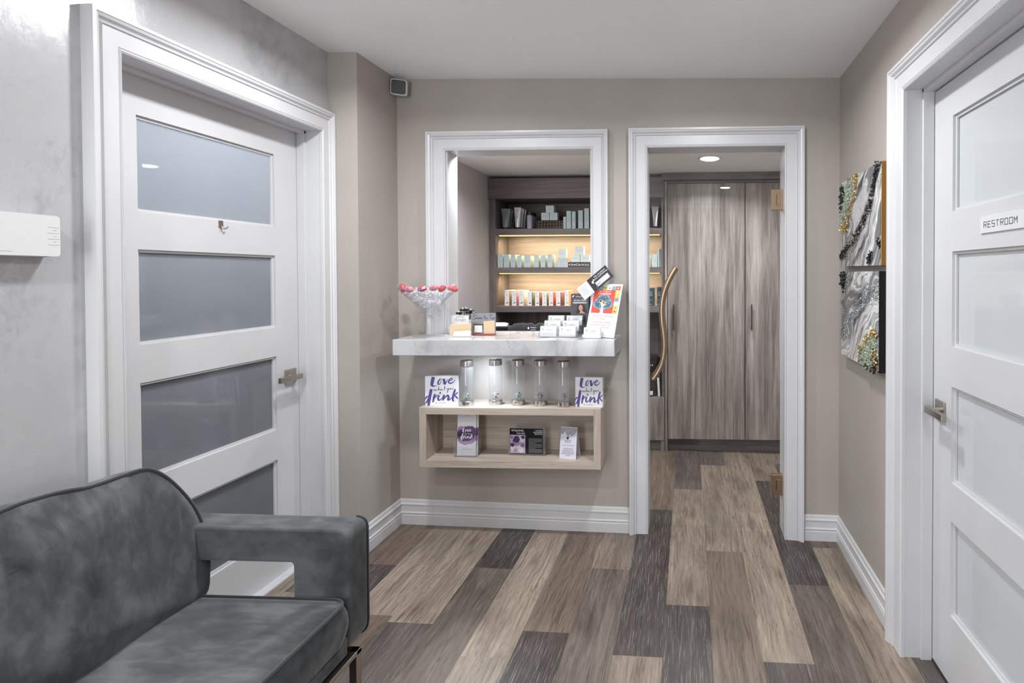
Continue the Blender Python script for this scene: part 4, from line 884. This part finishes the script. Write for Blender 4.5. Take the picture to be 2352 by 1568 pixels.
o = thing('motion_sensor', 'small black faced sensor with white rim high in the wall corner', 'sensor', (-1.545, 2.80, 2.400), math.radians(-14)); o.rotation_euler = (math.radians(6), math.radians(4), math.radians(14))
rs = rounded([(-.041, -.041), (.041, -.041), (.041, .041), (-.041, .041)], [.014] * 4, 6)
mm = M(); mm.prism(rs, .030, M_whitegloss, 'y', -.012); mm.build('housing', o, bevel=.003)
mm = M(); mm.prism([(x * .88, z * .88) for x, z in rs], .004, plain('gloss black lens', (7, 7, 9), 0.35), 'y', -.0155); mm.build('black_face', o, bevel=.001)
mm = M(); mm.box(-.010, .010, .016, .052, -.012, .012, M_whitegloss); mm.build('mount', o)

o = thing('hook', 'small metal hook stuck on the white door under its top pane', 'hook', (-1.843, 2.024, 1.600))
mm = M(); mm.box(0, .002, -.010, .010, -.014, .014, M_nick); mm.tube([(.002, 0, -.008), (.008, .003, -.017), (.016, .010, -.016), (.018, .014, -.008)], .0028, M_nick, 8); mm.box(.0, .0015, -.006, .004, -.030, -.014, M_acryl); mm.build('hook_body', o, bevel=.0005)

M_sign = plain('frosted white sign', (214, 215, 215), 0.3)
o = thing('restroom_sign', 'clear edged white plate with restroom lettering on the far right door', 'sign', (.890, 1.52, 1.545))
o['label'] = 'white acrylic plate reading RESTROOM fixed to the frosted pane door'
mm = M(); mm.box(-.004, 0, -.157, .150, -.025, .025, M_sign); mm.build('plate', o, bevel=.001)
mm = M(); F = Flat(mm, (-.0042, 0, 0), (0, -1, 0), (0, 0, 1), .0004); M_txt = plain('dark grey letters', (66, 70, 72), 0.5)
CH_ = dict(R=[[(0, 0), (0, 1), (1, 1), (1, .5), (0, .5)], [(.45, .5), (1, 0)]], E=[[(1, 1), (0, 1), (0, 0), (1, 0)], [(0, .5), (.85, .5)]], S=[[(1, 1), (0, 1), (0, .5), (1, .5), (1, 0), (0, 0)]], T=[[(0, 1), (1, 1)], [(.5, 1), (.5, 0)]],
           O=[[(0, 0), (0, 1), (1, 1), (1, 0), (0, 0)]], M=[[(0, 0), (0, 1), (.5, .45), (1, 1), (1, 0)]])
def bars(F, pts, w, m):
    for (a, b), (c, d) in zip(pts, pts[1:]):
        q = math.hypot(c - a, d - b) or 1; ex, ey = (c - a) / q * w / 2, (d - b) / q * w / 2; px, py = -ey, ex
        F.poly([(a - ex + px, b - ey + py), (a - ex - px, b - ey - py), (c + ex - px, d + ey - py), (c + ex + px, d + ey + py)], m)
u = -.128
for ch in 'RESTROOM':
    for st in CH_[ch]: bars(F, [(u + a * .0135, -.0085 + b * .017) for a, b in st], .0018, M_txt)
    u += .0214
mm.build('lettering', o)

# ---- resin art canvases
def art_mat(name, rot, stops, loc, warp=.5, sc=.6):
    t = NT(name); co = t.coord((1, 1, 1), loc=loc, rot=rot)
    nz = t.new('ShaderNodeTexNoise'); t.link(co, nz.inputs['Vector']); nz.inputs['Scale'].default_value = 3.2; nz.inputs['Detail'].default_value = 3; nz.inputs['Distortion'].default_value = .4
    q = t.new('ShaderNodeVectorMath', operation='MULTIPLY_ADD'); t.link(nz.outputs['Color'], q.inputs[0]); q.inputs[1].default_value = (0, warp, warp); t.link(co, q.inputs[2])
    n2 = t.new('ShaderNodeTexNoise'); mp_ = t.new('ShaderNodeMapping'); mp_.inputs['Scale'].default_value = (1, 9 * sc, .9 * sc); t.link(q.outputs[0], mp_.inputs[0]); t.link(mp_.outputs[0], n2.inputs['Vector'])
    n2.inputs['Scale'].default_value = 1.25; n2.inputs['Detail'].default_value = 7; n2.inputs['Roughness'].default_value = .62; n2.inputs['Distortion'].default_value = .7
    t.base(t.ramp(n2.outputs['Fac'], stops)); t.set(t.p, Roughness=.12); t.p.inputs['Coat Weight'].default_value = .5; return t.m
ST = [(0.28, (236, 233, 226)), (0.36, (60, 58, 60)), (0.40, (200, 199, 200)), (0.44, (96, 96, 100)), (0.48, (52, 50, 52)), (0.52, (150, 150, 156)), (0.56, (228, 226, 222)), (0.60, (104, 104, 108)), (0.64, (232, 230, 226)), (0.70, (118, 100, 84)), (0.78, (64, 60, 60))]
M_art1 = art_mat('poured resin grey and white', (math.radians(-38), 0, 0), ST, (0, .3, .1), .34)
M_art2 = art_mat('poured resin grey and brown', (math.radians(-46), 0, 0), ST, (0, 2.1, .7), .30)
M_gold = plain('gold leaf', (196, 152, 84), 0.35, .85); M_goldc = plain('gold crystal chips', (206, 176, 116), 0.25, .8); M_gcry = plain('pale green crystal', (150, 160, 138), 0.12, coat=1); M_dgcry = plain('dark green crystal', (22, 44, 38), 0.1, coat=1)
M_bcry = plain('black crystal chips', (20, 20, 22), 0.12, coat=1); M_clcry = plain('silver clear crystal chips', (150, 156, 156), 0.12, .3, coat=1)
def canvas(label, y0, z0, w, h, tilt, face, edge, clusters, seed):
    o = thing('canvas_art', label, 'painting', (XR - .001, y0, z0), group='resin canvases on the restroom side wall'); o.rotation_euler = (tilt, 0, 0)
    # local: x -.034..0 out of the wall, y from the camera-side edge to the far edge, z up
    mm = M(); mm.box(-.033, 0, 0, w, 0, h, edge); mm.build('stretcher_edge', o, bevel=.001)
    mm = M(); mm.box(-.0345, -.0325, .0005, w - .0005, .0005, h - .0005, face); mm.build('painted_face', o)
    g = random.Random(seed)
    for nm, m, items in clusters:
        mm = M(); n = 0
        for (a, b, c, d, wd, cnt, sz) in items:   # from (a,b) to (c,d), width wd; a=0 at the far (image left) edge
            for i in range(cnt):
                q = g.random(); u = a + (c - a) * q + g.gauss(0, wd); v = b + (d - b) * q + g.gauss(0, wd)
                u = min(max(u, -.012), 1.005); v = min(max(v, -.012), 1.008)
                mm.shard((-.036 - .006 * g.random(), w * (1 - u), h * v), sz * g.uniform(.4, .95), m, g.random())
        ob = mm.build(nm, o); ob['kind'] = 'stuff'
    return o
A1 = [('black_crystals', M_bcry, [(.95, .99, .86, .80, .018, 46, .009), (.86, .80, .74, .58, .018, 50, .0085), (.74, .58, .60, .44, .022, 46, .008), (.60, .44, .38, .29, .022, 46, .007), (.38, .29, .12, .17, .02, 40, .0075), (.14, .17, .0, .11, .028, 60, .008), (.80, .12, .74, .02, .014, 40, .008), (.95, .24, .99, .21, .015, 16, .007)]),
      ('green_crystals', M_gcry, [(.30, .95, .05, .52, .05, 170, .009), (.20, .86, .14, .62, .05, 90, .009)]), ('dark_green_crystals', M_dgcry, [(.03, .93, .02, .68, .032, 110, .010)]),
      ('gold_chips', M_goldc, [(.44, .985, .40, .84, .022, 50, .008), (.40, .84, .22, .56, .022, 54, .007), (.22, .56, .08, .42, .026, 50, .008), (.0, .48, .14, .42, .02, 26, .008), (.2, 1.0, .44, 1.0, .015, 24, .008)])]
A2 = [('black_crystals', M_bcry, [(.05, .985, .06, .84, .035, 110, .010), (.98, .12, .94, .02, .02, 90, .008), (.70, .03, .95, .02, .02, 50, .008)]),
      ('silver_crystals', M_clcry, [(.97, .80, .62, .70, .045, 130, .0065), (.60, .66, .25, .42, .035, 110, .006), (.24, .42, .0, .22, .04, 90, .006), (.28, .98, .24, .84, .015, 30, .006), (.02, .66, .06, .56, .02, 40, .007)]),
      ('green_crystals', M_gcry, [(.92, .30, .62, .06, .055, 200, .010), (.72, .12, .86, .06, .05, 80, .010)]), ('gold_chips', M_goldc, [(.86, .40, .97, .36, .022, 44, .008), (.84, .36, .56, .14, .02, 70, .008), (.94, .18, .96, .04, .03, 60, .008), (.56, .14, .6, .06, .02, 20, .007)])]
canvas('upper square resin canvas with gold edge, black crystal stream and green corner', 2.150, 1.432, .545, .412, math.radians(0.5), M_art1, M_gold, A1, 21)
canvas('lower square resin canvas with black edge and green crystals at its bottom', 2.172, 1.000, .515, .410, math.radians(0), M_art2, M_black, A2, 22)

# ================================================================ back room
UY = 4.19                                             # front plane of the shelving
un = thing('display_shelving', 'grey brown laminate shelving unit with two warm lit niches full of products', 'shelving', (-.88, 4.5, FLO(-.88)))
UL = (-.88, 4.5, FLO(-.88))
def UB(name, bx, m, par=un, bev=.0008):
    q = LM(UL); q.box(*bx, m); return q.build(name, par, bevel=bev)
UB('side_panel', (-1.586, -1.537, UY, 4.52, FLO(-1.5), 2.0), M_dwoodz); UB('side_panel', (-.212, -.189, UY, 4.52, .435, 2.0), M_dwoodz)
UB('header', (-1.586, -.189, UY - .025, 4.52, 2.0, 2.160), M_dwood)
for zt, zb in ((1.764, 1.715), (1.457, 1.411), (1.149, 1.100)): UB('shelf', (-1.537, -.212, UY, 4.505, zb, zt), M_dwood)
UB('back_panel', (-1.537, -.212, 4.505, 4.52, 1.1, 2.0), M_dwood); UB('lower_back_panel', (-1.537, -.189, 4.46, 4.475, .70, 1.10), M_dwoodz)
for zt in (1.715, 1.411):
    q = LM(UL); q.box(-1.52, -.23, 4.225, 4.245, zt - .006, zt, plain('lit warm strip', (255, 205, 130), .5, emit=2.0)); q.build('light_strip', un)
ds = thing('desk', 'dark laminate work desk under the lit shelving', 'desk', (-1.1, 4.2, FLO(-1.1)))
q = LM((-1.1, 4.2, FLO(-1.1))); q.box(-1.585, -.62, 3.80, 4.459, .715, .745, M_dwood); q.build('desk_top', ds, bevel=.001)
for x in (-1.584, -.645):
    q = LM((-1.1, 4.2, FLO(-1.1))); q.box(x, x + .025, 3.85, 4.185, FLO(x), .715, M_dwoodz); q.build('desk_leg', ds)
lc = thing('low_cabinet', 'low grey oak cabinet with the black printer on top', 'cabinet', (-.4, 4.3, FLO(-.4))); LL = (-.4, 4.3, FLO(-.4))
q = LM(LL); q.box(-.615, -.192, 4.20, 4.455, .09, .432, M_dwoodz); q.build('carcass', lc)
q = LM(LL); q.box(-.613, -.404, 4.18, 4.198, .092, .432, M_cab); q.build('door', lc, bevel=.001)
q = LM(LL); q.box(-.401, -.192, 4.18, 4.198, .092, .432, M_cab); q.build('door', lc, bevel=.001)
q = LM(LL); q.box(-.60, -.225, 4.21, 4.455, FLO(-.4), .09, M_dwoodz); q.build('kick_board', lc)
q = LM(LL); q.box(-.222, -.192, 4.185, 4.455, FLO(-.2), .09, M_cab); q.build('foot_panel', lc)
q = LM(LL); q.box(-.211, -.191, 4.20, 4.455, .434, .708, M_cab); q.build('gable_panel', lc, bevel=.001)
pr = thing('printer', 'black office printer with white tray paper on the low cabinet', 'printer', (-.41, 4.33, .432)); PL_ = (-.41, 4.33, .432)
q = LM(PL_); q.box(-.60, -.255, 4.22, 4.44, .433, .640, M_black); q.prism([(4.215, .640), (4.44, .640), (4.44, .735), (4.26, .735), (4.215, .70)], .345, M_black, 'x', -.60); q.build('body', pr, bevel=.004)
q = LM(PL_); q.box(-.59, -.275, 4.209, 4.2195, .50, .62, plain('dark grey plastic', (38, 38, 42), .4)); q.build('front_cover', pr, bevel=.002)
q = LM(PL_); q.box(-.54, -.284, 4.195, 4.2185, .446, .472, M_paper); q.build('tray_paper', pr)
q = LM(PL_); F = Flat(q, (-.31, 4.214, .672), (1, 0, 0), (0, 0, 1), .001)
for i in range(4): F.disc(.0 + .008 * (i % 2), .012 - .012 * (i // 2), .0028, M_whi, n=5)
for a in range(3): F.stroke([(.022 - .008 * math.cos(a * PI / 3), .008 - .008 * math.sin(a * PI / 3), .0015), (.022 + .008 * math.cos(a * PI / 3), .008 + .008 * math.sin(a * PI / 3), .0015)], M_whi)
q.build('buttons', pr)
q = M(); q.box(-.245, -.215, 4.19, 4.193, .448, .576, M_paper); q.T = Matrix.Identity(4)
fo = thing('white_folder', 'narrow white folder standing beside the printer', 'folder', (-.237, 4.22, .434)); q = M(); q.box(-.006, .010, -.02, .15, 0, .140, M_paper); q.build('folder', fo, bevel=.001)
fo.rotation_euler = (0, math.radians(-3), 0)

# tall cabinets
tc_ = thing('tall_cabinet', 'tall ash grey oak cabinet with two full height glossy doors', 'cabinet', (.45, 4.4, FLO(.45))); TL = (.45, 4.4, FLO(.45))
def TB(name, bx, m, par=tc_, bev=.001):
    q = LM(TL); q.box(*bx, m); return q.build(name, par, bevel=bev)
TB('side_panel', (-.187, -.168, 4.170, 4.70, FLO(-.18), 2.124), M_cab); TB('top_filler', (-.166, 1.10, 4.185, 4.70, 2.111, 2.128), M_dwood); TB('carcass', (-.166, 1.10, 4.205, 4.70, .092, 2.110), M_dwoodz)
TB('crown', (-.207, 1.12, 4.135, 4.70, 2.130, 2.182), M_dwood); TB('kick_board', (-.166, 1.10, 4.25, 4.28, FLO(.5), .090), M_dwood); TB('side_panel', (1.085, 1.104, 4.170, 4.70, FLO(1.1), 2.124), M_cab)
M_hnd = plain('dark bronze bar', (74, 67, 63), .35, .5)
for x0, x1, hx in ((-.163, .4360, -.118), (.4425, 1.083, .487)):
    d_ = TB('door', (x0, x1, 4.180, 4.203, .105, 2.107), M_cab)
    q = LM(TL); q.box(hx - .006, hx + .006, 4.150, 4.160, .965, 1.165, M_hnd); q.box(hx - .005, hx + .005, 4.158, 4.181, .985, .997, M_hnd); q.box(hx - .005, hx + .005, 4.158, 4.181, 1.133, 1.145, M_hnd); q.build('handle', d_, bevel=.002)

# chair with jacket and towel behind the counter
M_jack = plain('black jersey', (17, 17, 19), 0.85, sheen=.3)
ch = thing('office_chair', 'black office chair behind the counter with a jacket over its back', 'chair', (-1.10, 3.35, FLO(-1.1)))
q = M(); q.prism(rounded([(-.21, .55), (.21, .55), (.22, 1.03), (-.22, 1.03)], [.04] * 4), .05, M_black, 'y', .18); q.build('backrest', ch, bevel=.012, seg=3)
q = M(); q.prism(rounded([(-.24, -.22), (.24, -.22), (.24, .2), (-.24, .2)], [.06] * 4), .07, M_black, 'z', .44); q.build('seat', ch, bevel=.02, seg=3)
q = M(); q.tube([(0, 0, .08), (0, 0, .44)], .028, M_nick, 16); q.build('column', ch, smooth=50)
for i in range(5):
    a = 2 * PI * i / 5; q = M(); q.tube([(0, 0, .10), (.27 * math.cos(a), .27 * math.sin(a), .065)], [.022, .014], M_black, 8); q.ball((.27 * math.cos(a), .27 * math.sin(a), .030), (.02, .02, .028), M_black); q.build('leg', ch)
q = M(); q.tube([(0, .20, .49), (0, .235, .60)], .02, M_black); q.build('back_bar', ch)
def drape(x0, x1, zt, amp, y0, drop, m, sd):
    q = M(); n = 34; prof = [(-.058, -drop), (-.060, -.12), (-.055, -.04), (-.040, -.008), (-.012, .0), (.020, -.006), (.044, -.03), (.052, -.12), (.052, -drop * .8)]; vs = []
    for i in range(n + 1):
        s_ = i / n; x = x0 + (x1 - x0) * s_; edge = min(s_, 1 - s_) * 8
        dz = amp * noise.noise(Vector((x * 22, sd, 0))) + .35 * amp * noise.noise(Vector((x * 60, sd, 3))) - .022 * max(0, 1 - edge)
        for k_, (py, pz) in enumerate(prof): vs.append((x + .006 * noise.noise(Vector((x * 30, k_, sd))), y0 + py * (1 + .25 * noise.noise(Vector((x * 34, k_ * .4, sd)))), zt + pz + dz))
    k_ = len(prof); q.add(vs, [(i * k_ + j, (i + 1) * k_ + j, (i + 1) * k_ + j + 1, i * k_ + j + 1) for i in range(n) for j in range(k_ - 1)], m); return q
JL = (-1.10, 3.55, 1.03)
jk = thing('jacket', 'black jacket with a small white chest print draped over the chair back', 'jacket', JL)
q = drape(-.105, .165, .042, .022, -.0, .34, M_jack, 4.0); o = q.build('body', jk, smooth=70); sm = o.modifiers.new('thick', 'SOLIDIFY'); sm.thickness = .004
q = M(); F = Flat(q, (.062, -.074, .012), (1, 0, 0), (0, .1, 1), .001); F.disc(-.020, .004, .006, M_whi, n=8, sy=1.2); F.text('Wellness', .014, .004, .011, M_whi); F.rect(-.004, -.008, .030, -.006, M_whi); q.build('chest_print', jk)
tw = thing('towel', 'rolled white towel hung on the chair back beside the black jacket', 'towel', (-1.275, 3.56, 1.024))
q = M(); q.tube([(-.052, 0, .026), (-.046, 0, .028), (.02, 0, .029), (.05, 0, .026)], [.016, .022, .023, .021], plain('white towelling', (226, 228, 230), .9), 18); q.build('roll', tw, smooth=60)

# ---- products on the shelves
M_sage = plain('pale grey green carton', (190, 204, 206), 0.45); M_sage2 = plain('pale mint carton', (222, 232, 226), 0.45); M_prt = plain('grey carton print', (130, 146, 150), 0.5); M_teal = plain('dark teal carton', (44, 68, 76), 0.4); M_wcar = plain('white carton', (236, 236, 236), 0.45)
def carton(x0, x1, z0, z1, y, dep, m, label, group, lines=3, side=None, art=None, name='carton'):
    o = M(); w = x1 - x0; h = z1 - z0
    o.box(-w / 2, w / 2, 0, dep, 0, h, m)
    if side: o.box(w / 2 - .0004, w / 2 + .0004, .0005, dep - .0005, .001, h - .001, side)
    F = Flat(o, (0, 0, 0), (1, 0, 0), (0, 0, 1), .0003)
    if lines:
        F.rect(-w * .28, h * .56, w * .28, h * .575, M_prt); F.rect(-w * .34, h * .48, w * .34, h * .49, M_prt); F.rect(-w * .30, h * .42, w * .30, h * .43, M_prt)
        if h > .085: F.rect(-w * .24, h * .14, w * .24, h * .165, M_prt); F.rect(-w * .20, h * .36, w * .20, h * .37, M_prt)
    if art:
        F.rect(-w * .34, h * .90, -w * .08, h * .93, M_inkg); F.rect(-w * .3, h * .72, w * .3, h * .735, M_inkg); F.rect(-w * .2, h * .66, w * .2, h * .67, M_inkg)
        F.stroke([(w * .1, h * .55, .001), (-w * .05, h * .4, .001), (w * .05, h * .25, .001)], M_inkg); F.disc(w * .18, h * .20, w * .17, art, wob=.35, seed=int(x0 * 1e4), n=11); F.disc(-w * .12, h * .17, w * .12, art, wob=.35, seed=int(x0 * 1e3), n=9)
    ob = o.build(name); ob.location = ((x0 + x1) / 2, y, z0); tag(ob, label, 'box', group); return ob
def row(x0, x1, z0, z1, m, lab, g, n=3, dep=None, y=4.225, gap=.004, **k):
    dep = dep or max(.036, x1 - x0)
    for i in range(n):
        carton(x0, x1, z0, z1, y + i * (dep + gap), dep, m, lab if i == 0 else 'carton behind the ' + ' '.join(lab.replace('from the left post on the', 'of the').split()[:11]), g, **k)
Z1_, Z2_, Z3_ = 1.764, 1.457, 1.149
G1, G2, G3 = 'cartons on the dark top shelf', 'cartons on the lit middle shelf', 'botanical cartons on the lit lower shelf'
def tube_(x, zt, w, m, mc, label, group, y=4.25, rz=0.0):
    o = thing('cosmetic_tube', label, 'tube', (x, y, Z1_), rz, group); h = zt - Z1_; q = M(); n = 20; vs = []; R_ = w * .33
    for k_ in range(7):
        s_ = k_ / 6; a, b = R_ + (w / 2 - R_) * s_, R_ * (1 - s_) + .0015
        for i in range(n): vs.append((a * math.cos(2 * PI * i / n), b * math.sin(2 * PI * i / n), .016 + (h - .024) * s_))
    q.add(vs, [(k_ * n + i, k_ * n + (i + 1) % n, (k_ + 1) * n + (i + 1) % n, (k_ + 1) * n + i) for k_ in range(6) for i in range(n)], m); q.box(-w / 2, w / 2, -.0015, .0015, h - .010, h, m); q.build('body', o, smooth=60)
    q = M(); q.lathe([(0, 0), (R_ * .85, 0), (R_ * .9, .016), (0, .016)], mc, 20); q.build('cap', o, smooth=40)
    q = M(); F = Flat(q, (0, -R_ - .0004, .02), (1, 0, 0), (0, R_ / (h - .02), 1), .0006); F.disc(0, h * .72, .003, M_inkg, n=8)
    for v in (.52, .44, .40): F.rect(-w * .2, h * v, w * .2, h * v + .0015, M_inkg)
    q.build('print', o)
M_tg = plain('slate grey tube', (120, 128, 132), 0.35); M_tw = plain('pearl white tube', (208, 210, 216), 0.3, .2); M_tsil = plain('silver tube', (190, 192, 196), 0.25, .6)
for i in range(3): tube_(-1.472, 1.931, .074, M_tg, M_black, 'slate grey cosmetic tube at the end of the dark shelf' if i == 0 else 'slate grey tube behind the front slate one', 'slate tubes', 4.25 + i * .062)
for i in range(3): tube_(-1.374 + .004 * i, 1.940 - .003 * i, .056, M_tw, M_black, 'pearl white cosmetic tube, front of three' if i == 0 else 'pearl white tube behind the front pearl one', 'pearl tubes', 4.245 + i * .055)
for i in range(3):
    o = thing('cosmetic_bottle', 'clear lilac bottle with black cap beside the pearl tubes' if i == 0 else 'clear lilac bottle behind the front lilac one', 'bottle', (-1.278, 4.25 + .058 * i, Z1_), group='lilac bottles')
    q = M(); q.lathe([(0, 0), (.0225, 0), (.0225, .108), (.020, .112), (0, .112)], plain('lilac frosted bottle', (164, 164, 180), .25), 28); q.build('bottle_body', o, smooth=40)
    q = M(); q.lathe([(0, .112), (.0205, .112), (.0205, .140), (.019, .1415), (0, .1415)], M_black, 28); q.build('cap', o, smooth=40)
    q = M(); F = Flat(q, (0, -.0231, .02), (1, 0, 0), (0, 0, 1), .0003); F.rect(-.008, .05, .008, .052, M_inkg); F.rect(-.008, .035, .008, .036, M_inkg); F.rect(-.006, .004, .006, .007, M_inkg); q.build('print', o)
M_stud = plain('pewter studs', (120, 112, 108), 0.25, .9)
o = thing('studded_box', 'pewter box covered in pyramid studs under the three small cartons', 'box', (-1.111, 4.23, Z1_)); q = M(); q.box(-.108, .108, 0, .12, 0, .0695, M_stud); q.build('box', o)
q = M(); s_ = .024; h_ = .0232
for i in range(9):
    for j in range(3):
        a, b = -.108 + i * s_, j * h_; q.add([(a, 0, b), (a + s_, 0, b), (a + s_, 0, b + h_), (a, 0, b + h_), (a + s_ / 2, -.009, b + h_ / 2)], [(0, 1, 4), (1, 2, 4), (2, 3, 4), (3, 0, 4)], M_stud)
q.build('pyramid_studs', o)
carton(-1.178, -1.114, 1.8345, 1.8945, 4.232, .062, M_sage, 'small grey green carton on the studded box, tube side', 'cartons on the studded box'); carton(-1.110, -1.048, 1.8345, 1.8945, 4.232, .062, M_sage, 'small grey green carton on the studded box, tall carton side', 'cartons on the studded box')
carton(-1.142, -1.078, 1.8955, 1.951, 4.234, .062, M_sage, 'small grey green carton balanced on top of two others on the dark shelf', 'cartons on the studded box')
for a in ((-.999, -.977, 1.860, 'short narrow carton beside the studded box'), (-.973, -.937, 1.906, 'first tall carton after the short narrow one'), (-.930, -.901, 1.902, 'narrow tall carton third from the studded box'), (-.879, -.842, 1.910, 'wide tall carton fourth from the studded box'), (-.830, -.793, 1.926, 'tallest carton on the dark shelf'), (-.781, -.745, 1.926, 'tall carton hidden past the tallest one')):
    row(a[0], a[1], Z1_, a[2], M_sage, a[3], G1, n=2)
nth = ['first', 'second', 'third', 'fourth', 'fifth', 'sixth', 'seventh', 'eighth', 'ninth']
for i, (a, b, zt) in enumerate(((-1.534, -1.491, 1.562), (-1.483, -1.442, 1.562), (-1.425, -1.392, 1.560), (-1.374, -1.340, 1.552), (-1.317, -1.267, 1.551), (-1.235, -1.200, 1.555), (-1.183, -1.147, 1.553), (-1.128, -1.091, 1.560))):
    row(a, b, Z2_, zt, M_sage, '%s pale grey green carton from the left post on the lit middle shelf' % nth[i], G2)
G2b = 'small stacked cartons on the lit middle shelf'
carton(-1.067, -1.0155, Z2_, 1.494, 4.222, .05, M_sage, 'low carton under the cream tower, left one', G2b); carton(-1.0145, -.962, Z2_, 1.494, 4.222, .05, M_sage, 'low carton under the cream tower, right one', G2b)
carton(-1.040, -.981, 1.4945, 1.530, 4.226, .05, M_sage, 'small carton in the middle of the cream tower', G2b); carton(-1.041, -.979, 1.5305, 1.604, 4.224, .055, M_sage2, 'cream carton on top of the tower beside the black tray', G2b)
o = thing('display_tray', 'black display plinth with white brand lettering on the lit middle shelf', 'plinth', (-.83, 4.225, Z2_)); q = M(); q.box(-.129, .16, 0, .12, 0, .0415, M_black); q.build('plinth', o)
q = M(); F = Flat(q, (-.045, -.0003, .013), (1, 0, 0), (0, 0, 1)); 
def small_caps(F, parts, u, v, m):
    for ch, sz in parts:
        for c_ in ch:
            vs, _ = glyphs(c_); wd = (max(p[0] for p in vs) - min(p[0] for p in vs)) * sz
            for kk, dx in enumerate((0, .0005)): F.text(c_, u + wd / 2 + dx, v, sz, m, 1 + kk)
            u += wd + sz * .09
small_caps(F, (('S', .0250), ('KIN', .0195), ('C', .0250), ('EUTICALS', .0195)), -.064, .0, M_whi); F.disc(-.075, .008, .006, M_whi, n=6); q.build('lettering', o)
carton(-.937, -.868, 1.499, 1.556, 4.232, .06, M_sage2, 'mint carton on the black plinth, lower left of three', G2b); carton(-.865, -.794, 1.499, 1.556, 4.232, .06, M_sage2, 'mint carton on the black plinth, lower right of three', G2b); carton(-.907, -.839, 1.5565, 1.624, 4.234, .06, M_sage2, 'mint carton on top of the black plinth pyramid', G2b)
BOT = [('brown seed', (150, 116, 84)), ('pink blossom', (196, 140, 150)), ('white flower', (206, 200, 196)), ('green leaf', (86, 104, 74)), ('amber drop', (128, 78, 40)), ('olive fruit', (140, 138, 62)), ('red berry', (196, 74, 34)), ('maroon fruit', (116, 48, 42)), ('orange slice', (222, 142, 84))]
ART = [(150, 110, 90), (70, 72, 78), (90, 84, 88), (120, 60, 80), (96, 44, 50), (186, 206, 140), (190, 120, 76), (176, 60, 56), (214, 140, 90)]
for i, (a, b, zt) in enumerate(((-1.477, -1.440, 1.273), (-1.419, -1.383, 1.271), (-1.361, -1.325, 1.271), (-1.293, -1.257, 1.259), (-1.230, -1.197, 1.259), (-1.172, -1.136, 1.259), (-1.119, -1.084, 1.259), (-1.060, -1.025, 1.259), (-.991, -.957, 1.269))):
    row(a, b, Z3_, zt, M_wcar, 'white carton with %s picture, %s in the lower lit row' % (BOT[i][0], nth[i]), G3, n=4, dep=.036, lines=0, side=plain('printed side ' + BOT[i][0], BOT[i][1], .5), art=plain('print art ' + BOT[i][0], ART[i], .5))
carton(-.82, -.755, Z3_, 1.34, 4.26, .05, M_wcar, 'tall white carton rising behind the tilted gift certificate', G3)
row(-.335, -.302, Z2_, 1.556, M_sage, 'carton at the glass door jamb on the lit middle shelf', G2, n=2); row(-.290, -.249, Z2_, 1.560, M_sage, 'middle grey green carton seen through the glass door', G2, n=2); row(-.244, -.213, Z2_, 1.600, M_sage, 'tallest grey green carton seen through the glass door', G2, n=2)
for a, b, zt, l in ((-.325, -.271, 1.292, 'dark teal carton by the door jamb on the lower lit shelf'), (-.250, -.213, 1.298, 'dark teal carton behind the wavy door pull')):
    ob = carton(a, b, Z3_, zt, 4.225, .05, M_teal, l, 'dark teal cartons', lines=0)
    q = M(); F = Flat(q, (0, -.0003, 0), (1, 0, 0), (0, 0, 1), .0004); F.disc(0, .105, .009, M_whi, n=16); F.disc(0, .105, .0078, M_teal, 2, n=16); F.stroke([(-.005, .100, .001), (.005, .110, .001)], M_whi, 3); F.text('SKIN', 0, .082, .012, M_whi); F.rect(-.014, .045, .014, .0462, M_whi); F.rect(-.014, .012, .006, .014, M_whi); q.build('print', ob)
for i in range(3): tube_(-.264 + .002 * i, 1.940 - .006 * i, .056, M_tsil if i == 0 else M_tg, M_black, 'silver cosmetic tube seen through the glass door' if i == 0 else 'dim grey tube behind the silver one', 'tubes by the glass door', 4.245 + i * .045)
o = thing('decor_bowl', 'silver mosaic bowl at the end of the lower lit shelf', 'bowl', (-.700, 4.32, Z3_)); q = M(); q.lathe([(0, 0), (.03, 0), (.05, .02), (.062, .05), (.058, .09), (.054, .09), (.057, .05), (.0, .008)], M_stud, 16); q.build('bowl', o)
